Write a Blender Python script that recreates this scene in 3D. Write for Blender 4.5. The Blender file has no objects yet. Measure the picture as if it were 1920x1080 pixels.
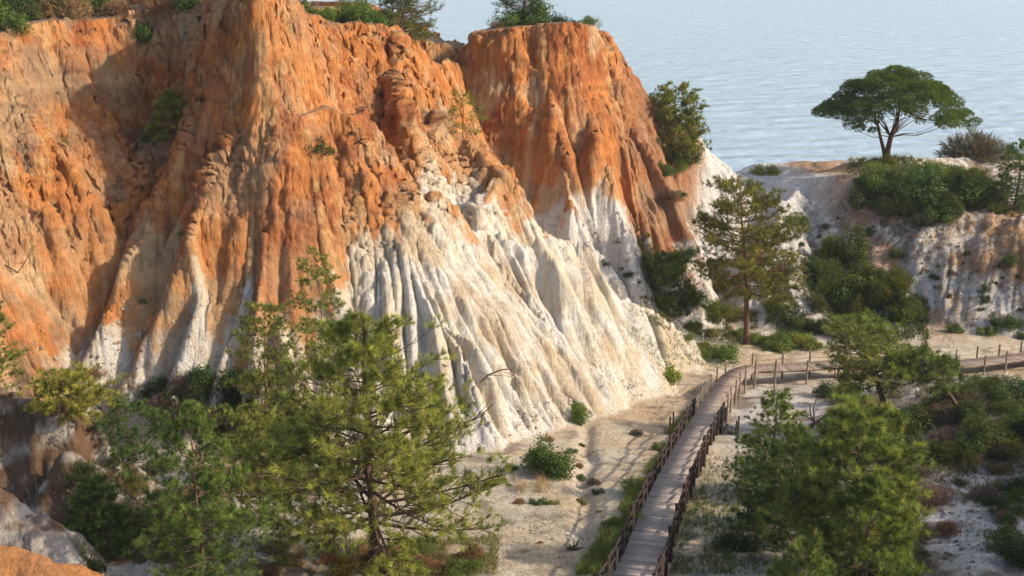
import bpy, math, random
import numpy as np
# ------------------------------------------------------------------ camera, sky, sun
PITCH = math.atan(640/2318.0); FPX = 2318.0; CZ = 38.0
scene = bpy.context.scene; C = scene.collection
cam_d = bpy.data.cameras.new('camera'); cam = bpy.data.objects.new('camera', cam_d); C.objects.link(cam)
cam_d.sensor_width = 36.0; cam_d.lens = 36*FPX/1920; cam_d.clip_start = 0.5; cam_d.clip_end = 60000
cam.location = (0, 0, CZ); cam.rotation_euler = (math.pi/2-PITCH, 0, 0)
scene.camera = cam
SUN_AZ = math.radians(99)      # clockwise from the view direction (+Y): late light from the right
SUN_EL = math.radians(30)
HAZE = .00013
w = bpy.data.worlds.new("World"); scene.world = w; w.use_nodes = True
wn = w.node_tree; bg = wn.nodes['Background']
sky = wn.nodes.new('ShaderNodeTexSky'); sky.sky_type = 'NISHITA'; sky.sun_disc = False
sky.sun_elevation = SUN_EL; sky.sun_rotation = SUN_AZ; sky.dust_density = 2.2; sky.altitude = 30
wn.links.new(sky.outputs[0], bg.inputs[0]); bg.inputs[1].default_value = 0.15
sd = bpy.data.lights.new('sun', 'SUN'); so = bpy.data.objects.new('sun', sd); C.objects.link(so)
sd.energy = 3.1; sd.angle = math.radians(1.2); sd.color = (1.0, 0.88, 0.72)
so.rotation_euler = (math.pi/2-SUN_EL, 0, math.pi-SUN_AZ)   # checked below by direction
so.location = (60, 0, 90)
scene.view_settings.view_transform = 'Standard'; scene.view_settings.look = 'None'
scene.view_settings.exposure = 0.82; scene.view_settings.gamma = 1
scene.cycles.max_bounces = 5; scene.cycles.diffuse_bounces = 3; scene.cycles.transparent_max_bounces = 4
scene.cycles.use_denoising = True
from mathutils import Vector
sundir = Vector((math.sin(SUN_AZ)*math.cos(SUN_EL), math.cos(SUN_AZ)*math.cos(SUN_EL), math.sin(SUN_EL)))
so.rotation_euler = sundir.to_track_quat('Z', 'Y').to_euler()

# ------------------------------------------------------------------ small numeric helpers
SP, CP = math.sin(PITCH), math.cos(PITCH)
def slope_at(py):
    u = (540-py)/FPX
    return (SP-u*CP)/(CP+u*SP)
def U(px, py, D):
    """world point seen towards (px,py) at forward distance D"""
    u = (540-py)/FPX; dy = CP+u*SP
    return (((px-960)/FPX)/dy*D, D, CZ-slope_at(py)*D)
def _hash(ix, iy, iz, seed):
    h = (ix.astype(np.int64)*374761393 + iy.astype(np.int64)*668265263 + iz.astype(np.int64)*2147483647 + seed*974634777) & 0xFFFFFFFF
    h = ((h ^ (h >> 13))*1274126177) & 0xFFFFFFFF
    h = ((h ^ (h >> 16))*2246822519) & 0xFFFFFFFF
    return ((h ^ (h >> 15)) & 0xFFFFFF).astype(np.float32)/8388608.0-1.0
def vnoise(x, y, seed=0):
    ix = np.floor(x); iy = np.floor(y); fx = (x-ix); fy = (y-iy)
    fx = fx*fx*(3-2*fx); fy = fy*fy*(3-2*fy); z = np.zeros_like(ix)
    a = _hash(ix, iy, z, seed); b = _hash(ix+1, iy, z, seed); c = _hash(ix, iy+1, z, seed); d = _hash(ix+1, iy+1, z, seed)
    return (a+(b-a)*fx)*(1-fy)+(c+(d-c)*fx)*fy
def vnoise3(x, y, z, seed=0):
    ix = np.floor(x); iy = np.floor(y); iz = np.floor(z)
    fx = x-ix; fy = y-iy; fz = z-iz
    fx = fx*fx*(3-2*fx); fy = fy*fy*(3-2*fy); fz = fz*fz*(3-2*fz)
    def pl(k):
        a = _hash(ix, iy, k, seed); b = _hash(ix+1, iy, k, seed); c = _hash(ix, iy+1, k, seed); d = _hash(ix+1, iy+1, k, seed)
        return (a+(b-a)*fx)*(1-fy)+(c+(d-c)*fx)*fy
    return pl(iz)*(1-fz)+pl(iz+1)*fz
def fbm(x, y, oct=4, seed=0, gain=.5):
    s = 0; a = 1; t = 0
    for k in range(oct):
        s = s+a*vnoise(x*2**k+17.3*k, y*2**k-9.1*k, seed+k); t += a; a *= gain
    return s/t
def fbm3(x, y, z, oct=3, seed=0, gain=.5):
    s = 0; a = 1; t = 0
    for k in range(oct):
        s = s+a*vnoise3(x*2**k+7.3*k, y*2**k-9.1*k, z*2**k+3.7*k, seed+k); t += a; a *= gain
    return s/t
def sstep(a, b, x):
    t = np.clip((x-a)/(b-a), 0, 1); return t*t*(3-2*t)
def polydist(X, Y, pts):
    """nearest distance to a polyline, with the height and arc length there"""
    best = np.full(X.shape, 1e9, np.float32); bz = np.zeros(X.shape, np.float32)
    for (x0, y0, z0), (x1, y1, z1) in zip(pts[:-1], pts[1:]):
        dx, dy = x1-x0, y1-y0; L2 = dx*dx+dy*dy+1e-9
        t = np.clip(((X-x0)*dx+(Y-y0)*dy)/L2, 0, 1)
        d = (X-x0-t*dx)**2+(Y-y0-t*dy)**2
        m = d < best
        best = np.where(m, d, best); bz = np.where(m, z0+t*(z1-z0), bz)
    return np.sqrt(best), bz
def inside(X, Y, poly):
    r = np.zeros(X.shape, bool); n = len(poly)
    for i in range(n):
        x0, y0 = poly[i][:2]; x1, y1 = poly[(i+1) % n][:2]
        if y0 == y1: continue
        c = ((y0 > Y) != (y1 > Y)) & (X < (x1-x0)*(Y-y0)/(y1-y0)+x0)
        r ^= c
    return r
def blur(A, n):
    for _ in range(n):
        P = np.pad(A, 1, mode='edge')
        A = (P[1:-1, 1:-1]*4+P[:-2, 1:-1]*2+P[2:, 1:-1]*2+P[1:-1, :-2]*2+P[1:-1, 2:]*2+P[:-2, :-2]+P[2:, 2:]+P[:-2, 2:]+P[2:, :-2])/16
    return A

# ------------------------------------------------------------------ the lie of the land on a regular grid
GX0, GX1, GY0, GY1, GS = -62.0, 66.0, 28.0, 172.0, 0.15
gx = np.arange(GX0, GX1, GS, dtype=np.float32); gy = np.arange(GY0, GY1, GS, dtype=np.float32)
GXX, GYY = np.meshgrid(gx, gy)          # [row=y, col=x]
def samp(A, x, y):
    fx = np.clip((x-GX0)/GS, 0, A.shape[1]-1.001); fy = np.clip((y-GY0)/GS, 0, A.shape[0]-1.001)
    ix = fx.astype(np.int32); iy = fy.astype(np.int32); fx = fx-ix; fy = fy-iy
    return (A[iy, ix]*(1-fx)+A[iy, ix+1]*fx)*(1-fy)+(A[iy+1, ix]*(1-fx)+A[iy+1, ix+1]*fx)*fy
def UP(lst): return [U(*p) for p in lst]

def build_height():
    X0, Y0 = GXX, GYY
    X = X0+1.1*fbm(X0/7, Y0/7, 3, 11)+.35*fbm(X0/1.7, Y0/1.7, 2, 12); Y = Y0+1.1*fbm(X0/7, Y0/7, 3, 21)+.35*fbm(X0/1.7, Y0/1.7, 2, 22)
    # valley floor, falling away from the camera, level beyond the bend
    zf = CZ-(15.7+.2*Y0); z2 = CZ-34.3-.004*(Y0-92)
    k = 1.2; floor = k*np.log(np.exp(np.clip(zf-z2, -30, 30)/k)+1)+z2
    floor = floor+.35*fbm(X0/6, Y0/6, 4, 31)*(1+1.2*sstep(4, 14, X0)*sstep(100, 88, Y0))
    # rising, lumpy ground on the right and the hill beyond the frame that shades it
    rx = X0-(12+.12*(Y0-50))
    floor = floor+sstep(0, 16, rx)*sstep(99, 84, Y0)*(1.3+1.2*fbm(X0/4.2, Y0/3.2, 4, 33))
    edge = .43*Y0+5
    floor = floor+np.clip(X0-edge, 0, 40)*.62*sstep(106, 88, Y0)
    # small rill down the sand
    dr, _ = polydist(X0, Y0, [U(1100, 820, 77), U(1095, 870, 70), U(1110, 900, 67), U(1085, 930, 63), U(1100, 970, 59), U(1090, 1080, 50)])
    floor = floor-.35*np.exp(-(dr/.5)**2)
    comps = [floor]; caps = []
    def plateau(rim, back, prof, top=0.0):
        pts = UP(rim); bk = [(x, y, pts[-1][2] if i == 0 else pts[0][2]) for i, (x, y) in enumerate(back)]
        poly = pts+bk
        d, z = polydist(X, Y, poly+[poly[0]])
        ins = inside(X, Y, poly)
        caps.append(np.where(ins | (d < 7), z+.25+top*.6, 99))
        h = np.where(ins, z+top*sstep(0, 12, d)+.25*fbm(X0/3, Y0/3, 3, 41), z-prof(d))
        return h
    def prof(s1, d1, s2, d2=99, s3=.8):
        return lambda d: np.minimum(d, d1)*s1+np.clip(d-d1, 0, d2-d1)*s2+np.clip(d-d2, 0, None)*s3
    # the great red cliff
    A = plateau([(-420, 95, 72), (-150, 82, 74), (0, 64, 80), (120, 44, 86), (250, 24, 90), (380, 4, 89), (440, -14, 84), (478, -16, 81), (515, 2, 83), (560, 18, 88), (640, 42, 93), (740, 54, 99), (790, 80, 104), (815, 104, 107), (838, 128, 113)],
                [(-2, 122), (-15, 128), (-60, 125)], prof(3.3, 3.2, 1.45, 11, 1.0), .3)
    # the far red cliff
    Bc = plateau([(842, 124, 118), (862, 92, 119), (885, 66, 117.5), (905, 60, 117), (960, 54, 116), (1060, 50, 116), (1098, 54, 119), (1118, 68, 123)],
                 [(8, 134), (-6, 136)], prof(3.2, 3.4, 1.75, 9, .9), .2)
    # right hand hill with the stone pine
    E = plateau([(1440, 340, 136), (1520, 332, 131), (1600, 338, 127), (1680, 356, 124), (1760, 372, 121), (1830, 390, 119), (1930, 400, 117), (2200, 410, 114)],
                [(75, 150), (52, 153), (30, 149), (26, 143)], prof(.75, 5, .95, 12, .7), .1)
    comps += [A, Bc, E]
    def ridge(lst, s1, d1=99, s2=.8, d2=999, s3=.6):
        d, z = polydist(X, Y, UP(lst)); p = prof(s1, d1, s2, d2, s3)
        d = np.sqrt(d*d+.12)-.34
        comps.append(z-p(d))
    # shoulders and saddles
    ridge([(836, 126, 112), (846, 124, 119)], 2.4, 4, 1.5)
    ridge([(1120, 62, 121), (1152, 112, 123), (1192, 172, 125), (1235, 212, 126), (1300, 222, 127), (1312, 262, 129)], 2.3, 3, 1.5)
    ridge([(1312, 262, 129), (1318, 292, 132), (1345, 318, 137), (1400, 330, 139), (1470, 334, 137)], 1.1, 6, .9)
    ridge([(1480, 330, 134), (1500, 350, 130), (1460, 385, 124), (1440, 440, 118)], 1.0, 6, .8)     # white spur right of the saddle
    ridge([(1640, 296, 139), (1700, 292, 139)], .5, 6, .9)
    ridge([(1590, 305, 138), (1760, 297, 141), (1850, 290, 150), (1950, 300, 155)], .5, 6, .9)
    ridge([(1250, 345, 124), (1225, 420, 118), (1205, 500, 112)], 1.3)
    # spurs of the far cliff
    ridge([(945, 150, 116), (905, 250, 113), (930, 340, 109), (960, 400, 106)], 1.7)
    ridge([(1010, 120, 115.5), (1045, 250, 112), (1055, 300, 110.5), (1075, 400, 107.5), (1100, 460, 106)], 1.5)
    ridge([(1090, 130, 117), (1110, 250, 113.5), (1140, 330, 111), (1165, 430, 108.5), (1180, 490, 107)], 1.5)
    ridge([(1180, 200, 122), (1200, 300, 117), (1215, 400, 113)], 1.7)
    # spurs of the great cliff, left to right
    ridge([(0, 150, 79), (-60, 300, 75), (-90, 500, 72)], 1.5)
    ridge([(105, 100, 84), (60, 230, 81), (25, 330, 78.5), (0, 430, 76.5), (-20, 560, 74)], 1.7, 5, 1.2)
    ridge([(190, 250, 85), (150, 330, 82), (115, 420, 79), (90, 520, 76.5), (60, 640, 74)], 1.5)
    ridge([(300, 170, 87), (262, 280, 84), (225, 380, 80), (180, 480, 77), (150, 570, 75), (110, 680, 72.5)], 1.5)
    ridge([(440, 90, 83), (385, 170, 82), (350, 225, 80.5), (300, 330, 78.5), (262, 430, 76), (230, 540, 74), (170, 680, 71.5)], 1.6)
    ridge([(470, 60, 81.5), (455, 150, 80), (430, 215, 78.5), (400, 290, 77), (372, 380, 75.5), (335, 480, 74), (300, 580, 72.5), (250, 700, 70.5)], 1.7)
    ridge([(400, 290, 77), (425, 400, 75.5), (405, 500, 74), (385, 620, 72.5)], 1.7)
    ridge([(480, 20, 81), (492, 130, 79.7), (525, 192, 79), (560, 214, 79.2), (605, 196, 80.8), (640, 216, 80.6), (668, 205, 82)], 2.1)
    ridge([(505, 300, 78), (500, 420, 76.5), (480, 540, 75), (460, 640, 73.5)], 1.6)
    ridge([(560, 330, 79), (575, 450, 77), (560, 560, 75.5), (540, 660, 74)], 1.4)
    ridge([(668, 205, 82), (652, 300, 80.5), (640, 400, 79), (630, 520, 77), (620, 640, 75)], 1.8)
    ridge([(668, 205, 82), (715, 262, 82), (742, 300, 81.5), (735, 380, 80), (760, 480, 79), (790, 580, 78), (830, 680, 77)], 1.6)
    ridge([(742, 300, 81.5), (790, 345, 82.5), (842, 385, 83.5), (905, 432, 85), (1000, 465, 88), (1070, 505, 90.5), (1100, 540, 91.5)], 1.25)
    ridge([(842, 385, 83.5), (850, 470, 82), (880, 560, 80.5), (910, 660, 79)], 1.3)
    ridge([(745, 60, 98), (738, 110, 96), (742, 185, 92), (760, 240, 88)], 2.2, 4, 1.5)
    pass
    pass
    ridge([(790, 175, 99), (830, 215, 96), (870, 252, 95), (912, 300, 93.5), (958, 332, 93), (990, 388, 92.5), (1032, 440, 93), (1100, 500, 94), (1150, 562, 96), (1225, 578, 98), (1270, 612, 99)], 1.3, 6, 1.1)
    ridge([(830, 215, 96), (790, 270, 91), (770, 320, 87)], 1.6)
    ridge([(930, 320, 93), (900, 370, 89), (905, 420, 86)], 1.5)
    # near banks at the lower left and low swells
    ridge([(-300, 690, 60), (-60, 740, 58.5), (60, 752, 58), (135, 768, 57), (165, 850, 56), (180, 910, 54.5)], 1.5, 2.5, .9)
    ridge([(-300, 850, 43), (-50, 905, 42.5), (20, 935, 42), (75, 975, 41.7), (125, 1020, 41)], 1.3)
    ridge([(-300, 980, 36), (-20, 1030, 36), (60, 1050, 36), (110, 1085, 35.5)], .9)
    ridge([(150, 858, 54), (172, 872, 53.4)], 1.3)
    return comps, np.where((caps[0] < 90) & (caps[1] < 90), np.maximum(caps[0], caps[1]), np.minimum(caps[0], caps[1])).astype(np.float32)
def smax(a, b, k=.5):
    d = np.clip(.5+.5*(a-b)/k, 0, 1)
    return b*(1-d)+a*d+k*d*(1-d)
comps, CAP = build_height()
H = comps[0]
for c in comps[1:]: H = smax(H, c, .5)
WIN = np.argmax(np.stack([comps[0]+.15]+comps[1:]), 0)
floorH = comps[0]
Hm = blur(H, 10)
gyv, gxv = np.gradient(Hm, GS); gm = np.sqrt(gxv**2+gyv**2)+1e-4
steep = sstep(.45, 1.0, gm)
VX, VY = (gxv/gm).astype(np.float32), (gyv/gm).astype(np.float32)
def lic(N, n, step):
    """noise smeared along the fall line: rain flutes"""
    acc = N.copy(); 
    for sgn in (1, -1):
        x = GXX.copy(); y = GYY.copy()
        for i in range(n):
            vx = samp(VX, x, y); vy = samp(VY, x, y)
            x = x+sgn*step*vx; y = y+sgn*step*vy
            acc = acc+samp(N, x, y)
    return (acc-acc.mean())/acc.std()
L1 = lic(vnoise(GXX/1.5, GYY/1.5, 51), 11, .6)
L2 = lic(vnoise(GXX/.62, GYY/.62, 52), 12, .35)
L3 = lic(vnoise(GXX/.3, GYY/.3, 53)*1.0, 8, .2)
bel = np.clip((H-floorH)/3.0, 0, 1)
top = np.clip(1-gm/1.0, 0, 1)
def bil(L): return 1-np.abs(np.clip(L, -2.2, 2.2))*1.0     # round ribs, sharp gullies after sign flip
white = sstep(22, 16, H)
hillm = sstep(13, 17, GXX)*sstep(104, 108, GYY)
qx, qy, _q = U(590, 340, 79)
smooth_ = np.exp(-((GXX-qx)/2.6)**2-((GYY-qy)/4.5)**2)
amp = steep*bel*(1-.6*hillm)*(.5+.75*sstep(-.35, .35, fbm(GXX/8, GYY/8, 3, 66)))*(1-.85*smooth_)*(1-.7*sstep(66, 62, GYY))
og = 1-white
H = H+amp*((.55+.15*white)*np.clip(L1, -2, 2)+(.34*white+.10)*(np.abs(L1)-.8)+(.30+.62*white)*(np.abs(np.clip(L2, -2, 2))-.8)+(.04+.06*og)*(np.abs(np.clip(L3, -2, 2))-.8)
           -(.25+.85*og)*np.exp(-np.abs(L1)/.11)-.40*og*np.exp(-np.abs(L2)/.10))
H = H+hillm*bel*(1-.75*sstep(126, 131, GYY))*(1.4*fbm(GXX/4.2, GYY/4.2, 4, 63)+.3*np.clip(L1, -2, 2)*(1-steep))
H = np.minimum(H, CAP)
# sea cliff behind everything
back = 150+4*fbm(GXX/9, GYY/9, 3, 61)
H = np.where(GYY > back, np.maximum(H-(GYY-back)*1.4, -3), H)
H = H.astype(np.float32)
def hz(x, y): return float(samp(H, np.array([x], np.float32), np.array([y], np.float32))[0])
def hit(px, py, d0=33.0, d1=168.0):
    """first ground point seen in direction (px,py)"""
    D = np.arange(d0, d1, .1, dtype=np.float32); u = (540-py)/FPX; dy = CP+u*SP
    x = ((px-960)/FPX)/dy*D; z = CZ-slope_at(py)*D
    g = samp(H, x, D); m = np.nonzero(g >= z)[0]
    i = m[0] if len(m) else len(D)-1
    return float(x[i]), float(D[i]), float(g[i])
# ------------------------------------------------------------------ mesh and material helpers
def mesh_np(name, V, F, col=None, mat=None, smooth=True, mats=None, midx=None):
    V = np.asarray(V, np.float32); F = np.asarray(F, np.int32); n = F.shape[1]
    me = bpy.data.meshes.new(name)
    me.vertices.add(len(V)); me.vertices.foreach_set('co', V.ravel())
    me.loops.add(F.size); me.loops.foreach_set('vertex_index', F.ravel())
    me.polygons.add(len(F)); me.polygons.foreach_set('loop_start', np.arange(0, F.size, n, dtype=np.int32))
    me.update(calc_edges=True)
    if smooth: me.polygons.foreach_set('use_smooth', np.ones(len(F), bool))
    if col is not None:
        a = me.color_attributes.new('Col', 'FLOAT_COLOR', 'POINT')
        c4 = np.ones((len(V), 4), np.float32); c4[:, :3] = col; a.data.foreach_set('color', c4.ravel())
    if mat: me.materials.append(mat)
    return me
def link(name, me, parent=None, loc=None):
    o = bpy.data.objects.new(name, me); C.objects.link(o)
    if parent is not None: o.parent = parent
    if loc is not None: o.location = loc
    return o
def tag(o, label=None, cat=None, group=None, kind=None):
    if label: o['label'] = label
    if cat: o['category'] = cat
    if group: o['group'] = group
    if kind: o['kind'] = kind
    return o
def nmat(name, rough=.9):
    m = bpy.data.materials.new(name); m.use_nodes = True
    nt = m.node_tree; b = nt.nodes['Principled BSDF']; b.inputs['Roughness'].default_value = rough
    b.inputs['Specular IOR Level'].default_value = .15
    return m, nt, b
def ramp(nt, fac, stops):
    r = nt.nodes.new('ShaderNodeValToRGB'); nt.links.new(fac, r.inputs[0])
    e = r.color_ramp.elements
    while len(e) < len(stops): e.new(.5)
    for i, (p, c) in enumerate(stops):
        e[i].position = p; e[i].color = (*c, 1) if len(c) == 3 else c
    return r
def noise_node(nt, scale, detail=4, rough=.6, vec=None, dim='3D'):
    n = nt.nodes.new('ShaderNodeTexNoise'); n.inputs['Scale'].default_value = scale
    n.inputs['Detail'].default_value = detail; n.inputs['Roughness'].default_value = rough
    if vec is not None: nt.links.new(vec, n.inputs['Vector'])
    return n
def mul(nt, a, b, fac=1.0, mode='MULTIPLY'):
    m = nt.nodes.new('ShaderNodeMix'); m.data_type = 'RGBA'; m.blend_type = mode
    m.inputs[0].default_value = fac
    for s, v in ((m.inputs[6], a), (m.inputs[7], b)):
        if isinstance(v, (tuple, list)): s.default_value = (*v, 1)
        else: nt.links.new(v, s)
    return m.outputs[2]

# earth: the colour attribute holds the rock and soil colours; noise gives grain and relief
earth, nt, b = nmat('earth', .95)
at = nt.nodes.new('ShaderNodeVertexColor'); at.layer_name = 'Col'
geo = nt.nodes.new('ShaderNodeNewGeometry')
n1 = noise_node(nt, 2.4, 6, .7, geo.outputs['Position'])
n2 = noise_node(nt, 14, 5, .7, geo.outputs['Position'])
r1 = ramp(nt, n1.outputs[0], [(.3, (.78, .74, .70)), (.55, (1, 1, 1)), (.75, (1.12, 1.10, 1.08))])
r2 = ramp(nt, n2.outputs[0], [(.3, (.74, .71, .68)), (.55, (1.05, 1.05, 1.05)), (.75, (1.2, 1.2, 1.18))])
c1 = mul(nt, at.outputs['Color'], r1.outputs[0]); c2 = mul(nt, c1, r2.outputs[0])
nt.links.new(c2, b.inputs['Base Color'])
n4 = noise_node(nt, 34, 3, .7, geo.outputs['Position'])
bp0 = nt.nodes.new('ShaderNodeBump'); bp0.inputs['Strength'].default_value = .8; bp0.inputs['Distance'].default_value = .045; nt.links.new(n4.outputs[0], bp0.inputs['Height'])
bp = nt.nodes.new('ShaderNodeBump'); bp.inputs['Strength'].default_value = 1; bp.inputs['Distance'].default_value = .15
nt.links.new(n2.outputs[0], bp.inputs['Height']); nt.links.new(bp0.outputs[0], bp.inputs['Normal'])
mp = nt.nodes.new('ShaderNodeMapping'); mp.inputs['Scale'].default_value = (2.2, 2.2, .55); nt.links.new(geo.outputs['Position'], mp.inputs['Vector'])
n3 = noise_node(nt, 2.0, 5, .65, mp.outputs[0])
bp2 = nt.nodes.new('ShaderNodeBump'); bp2.inputs['Strength'].default_value = .9; bp2.inputs['Distance'].default_value = .42
nt.links.new(n3.outputs[0], bp2.inputs['Height']); nt.links.new(bp.outputs[0], bp2.inputs['Normal'])
nt.links.new(bp2.outputs[0], b.inputs['Normal'])

# ------------------------------------------------------------------ terrain mesh (fan of columns, rows every few centimetres)
tx = np.linspace(-.50, .54, 1250).astype(np.float32)
yy = np.concatenate([np.arange(30, 64, .15), np.arange(64, 72, .12), np.arange(72, 100, .075), np.arange(100, 106, .12), np.arange(106, 125, .10), np.arange(125, 140, .16), np.arange(140, 171, .5)]).astype(np.float32)
TX, TY = np.meshgrid(tx, yy); PX = TX*TY; PY = TY.copy()
PZ = samp(H, PX, PY)
def grads(PX, PY, PZ):
    V = np.stack([PX, PY, PZ], -1); a = np.gradient(V, axis=1); bb = np.gradient(V, axis=0)
    N = np.cross(a, bb); N /= np.linalg.norm(N, axis=-1, keepdims=True)+1e-9
    return N
N = grads(PX, PY, PZ)
stp = 1-N[..., 2]
win = WIN[np.clip(((PY-GY0)/GS).astype(int), 0, H.shape[0]-1), np.clip(((PX-GX0)/GS).astype(int), 0, H.shape[1]-1)]
onfl = sstep(.25, -.1, PZ-samp(floorH.astype(np.float32), PX, PY))
rough = fbm3(PX/1.1, PY/1.1, PZ/1.6, 4, 71, .6)
rg = 1-2*np.abs(fbm3(PX/2.2, PY/2.2, PZ/4.0, 3, 81, .55))
ra = sstep(.12, .45, stp)
orange = sstep(17, 23, PZ+1.5*fbm(PX/5, PY/5, 3, 91))
ra2 = ra*(.16+.84*orange)
rv = 1-2*np.abs(fbm3(PX/.8, PY/.8, PZ/3.2, 3, 83, .6))
rf = 1-2*np.abs(fbm3(PX/.33, PY/.33, PZ/1.7, 2, 85, .6))
rb = np.abs(fbm3(PX/1.6, PY/1.6, PZ/1.0, 4, 87, .65))
crm = fbm3(PX/.7, PY/.7, PZ/.5, 3, 88, .8)
crm = np.abs(crm)-.2
nearb = sstep(64, 60, PY)*sstep(-6, -10, PX)*.7
sm = samp(smooth_.astype(np.float32), PX, PY); fld = sstep(-.4, .4, fbm3(PX/6, PY/6, PZ/6, 2, 89))
calm = 1-.7*sstep(15, 17, PX)*sstep(126, 130, PY)
disp = calm*ra2*(1-.8*sm)*(.5+.7*fld)*(.34*rough+.50*rg+.16*rv+.12*rf+.52*crm)+(1-ra)*.10*rough*calm+nearb*(.35*rough+.25*rg)
PX = PX+N[..., 0]*disp; PY = PY+N[..., 1]*disp; PZ = np.minimum(PZ+N[..., 2]*disp, np.maximum(samp(CAP, PX, PY)+.1*rough, PZ-.3))
l1 = samp(L1.astype(np.float32), PX, PY); l2 = samp(L2.astype(np.float32), PX, PY); l3 = samp(L3.astype(np.float32), PX, PY)
N = grads(PX, PY, PZ); stp = 1-N[..., 2]
def C3(*c): return np.array(c, np.float32)
def mixc(a, b, t): return a*(1-t[..., None])+b*t[..., None]
big = fbm(PX/6, PY/6, 4, 101); mid = fbm3(PX/1.5, PY/1.5, PZ/2.5, 4, 111); fin = fbm3(PX/.5, PY/.5, PZ/.5, 3, 121)
left = sstep(5, -25, PX)
pxs = 960+FPX*PX/PY*(CP+.1*SP)                        # rough bearing, only to tell the cliffs' flanks apart
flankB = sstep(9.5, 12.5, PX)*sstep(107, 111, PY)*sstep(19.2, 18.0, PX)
bound = 19.6+1.9*big-3.6*sstep(-6, -12, PX)*sstep(90, 80, PY)-3.4*sstep(103, 108, PY)-5.5*flankB+2.9*sstep(-12.5, -9, PX)*sstep(3, -1, PX)*sstep(92, 88, PY)+(1.3+1.3*sstep(-6, -12, PX)*sstep(90, 80, PY))*l1+.8*l2+1.2*mid
t = sstep(1.0, -1.0, PZ-bound+3.4*fbm3(PX/2.4, PY/2.4, PZ/1.1, 4, 165, .6)+1.4*fin)            # 0 red sand .. 1 white sand
band = fbm3(PX/14, PY/14, (PZ+.5*big)/.55, 3, 161, .6)
red = mixc(C3(.64, .25, .075), C3(.43, .145, .052), sstep(-.25, .35, mid+.45*big-.12*l2))
red = mixc(red, C3(.66, .36, .15), sstep(.05, .7, l2*.30+fin+.35*mid))
red = mixc(red, C3(.62, .44, .25), sstep(.1, .45, fbm3(PX/2.6, PY/2.6, PZ/5, 4, 162)-.012*(PZ-24))*.8)
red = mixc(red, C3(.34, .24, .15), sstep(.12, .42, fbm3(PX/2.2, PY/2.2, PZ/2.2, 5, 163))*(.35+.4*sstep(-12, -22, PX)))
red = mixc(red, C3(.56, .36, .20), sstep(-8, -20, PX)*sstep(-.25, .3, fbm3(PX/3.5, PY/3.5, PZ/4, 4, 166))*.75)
red = red*(1+.30*band[..., None])
ochre = mixc(C3(.62, .42, .23), C3(.66, .34, .14), sstep(-.2, .3, mid))
red = mixc(red, ochre, sstep(8, 0, PZ-bound)*sstep(-.35, .25, big*.5+mid+.2*l2)*.9)
wht = mixc(C3(.84, .79, .70), C3(.77, .65, .47), sstep(-.25, .35, mid+.3*big+.12*l2))
wht = mixc(wht, C3(.62, .46, .28), sstep(.05, .5, fbm3(PX/3, PY/3, PZ/4, 4, 164))*.8)
wht = mixc(wht, C3(.50, .39, .28), sstep(.2, .7, fin+.35*mid)*.4)
wht = wht*(1+.12*band[..., None])
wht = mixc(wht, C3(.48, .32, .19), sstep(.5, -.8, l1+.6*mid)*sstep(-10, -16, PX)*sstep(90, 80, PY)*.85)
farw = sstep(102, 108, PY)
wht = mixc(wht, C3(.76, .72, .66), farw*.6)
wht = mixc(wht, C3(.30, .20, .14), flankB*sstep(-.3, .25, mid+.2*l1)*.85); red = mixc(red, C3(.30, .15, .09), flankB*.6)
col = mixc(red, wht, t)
# red wash down the flutes over the white
col = mixc(col, C3(.56, .27, .12), sstep(.4, 1.6, -l1*.6+l2*.7+.6*mid)*t*sstep(-16, -30, PZ-26)*.0+sstep(.5, 1.7, l1*.8-.5*l2)*t*sstep(8, 19, PZ)*.55*sstep(8, -4, PX))
# floor: warm sand and browner litter
sand = mixc(C3(.74, .56, .35), C3(.82, .70, .50), sstep(-.3, .3, fbm(PX/3, PY/3, 4, 131)))
sand = mixc(sand, C3(.62, .40, .21), sstep(.0, .45, fbm(PX/5, PY/2.2, 4, 134)+.1)*sstep(70, 84, PY)*sstep(106, 96, PY)*.8)
lit = C3(.23, .17, .11)
sand = mixc(sand, lit, sstep(.02, .4, fbm(PX/1.3, PY/1.3, 5, 132)+.22*fin-.12)*.75)
rgt = sstep(6, 12, PX-.12*(PY-50)-2)*sstep(97, 88, PY)
sandr = mixc(C3(.74, .69, .62), C3(.22, .16, .11), sstep(-.12, .22, fbm(PX/2.4, PY/1.6, 5, 133)))
sand = mixc(sand, sandr, rgt)
lft = sstep(-6, -9, PX)*sstep(76, 70, PY)
sand = mixc(sand, mixc(C3(.80, .74, .64), C3(.20, .12, .07), sstep(.0, .22, fbm(PX/3.2, PY/2.4, 4, 136))), lft)
flat = np.clip(onfl*sstep(.30, .12, stp), 0, 1)
col = mixc(col, sand, flat)
# near banks lower left: brown and pale earth
nb = sstep(64, 60, PY)*sstep(-8, -10, PX)*(1-flat)
nbc = mixc(C3(.20, .12, .07), C3(.58, .50, .40), sstep(.02, .32, fbm3(PX/2, PY/2, PZ/.9, 4, 141)))
nbc = mixc(nbc, C3(.66, .60, .52), sstep(46, 44, PY)*sstep(-.3, .2, fbm3(PX/1.2, PY/1.2, PZ/.6, 4, 143))*.85); nbc = mixc(nbc, C3(.58, .25, .08), sstep(40, 38, PY)*.92)
col = mixc(col, nbc, nb)
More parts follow.
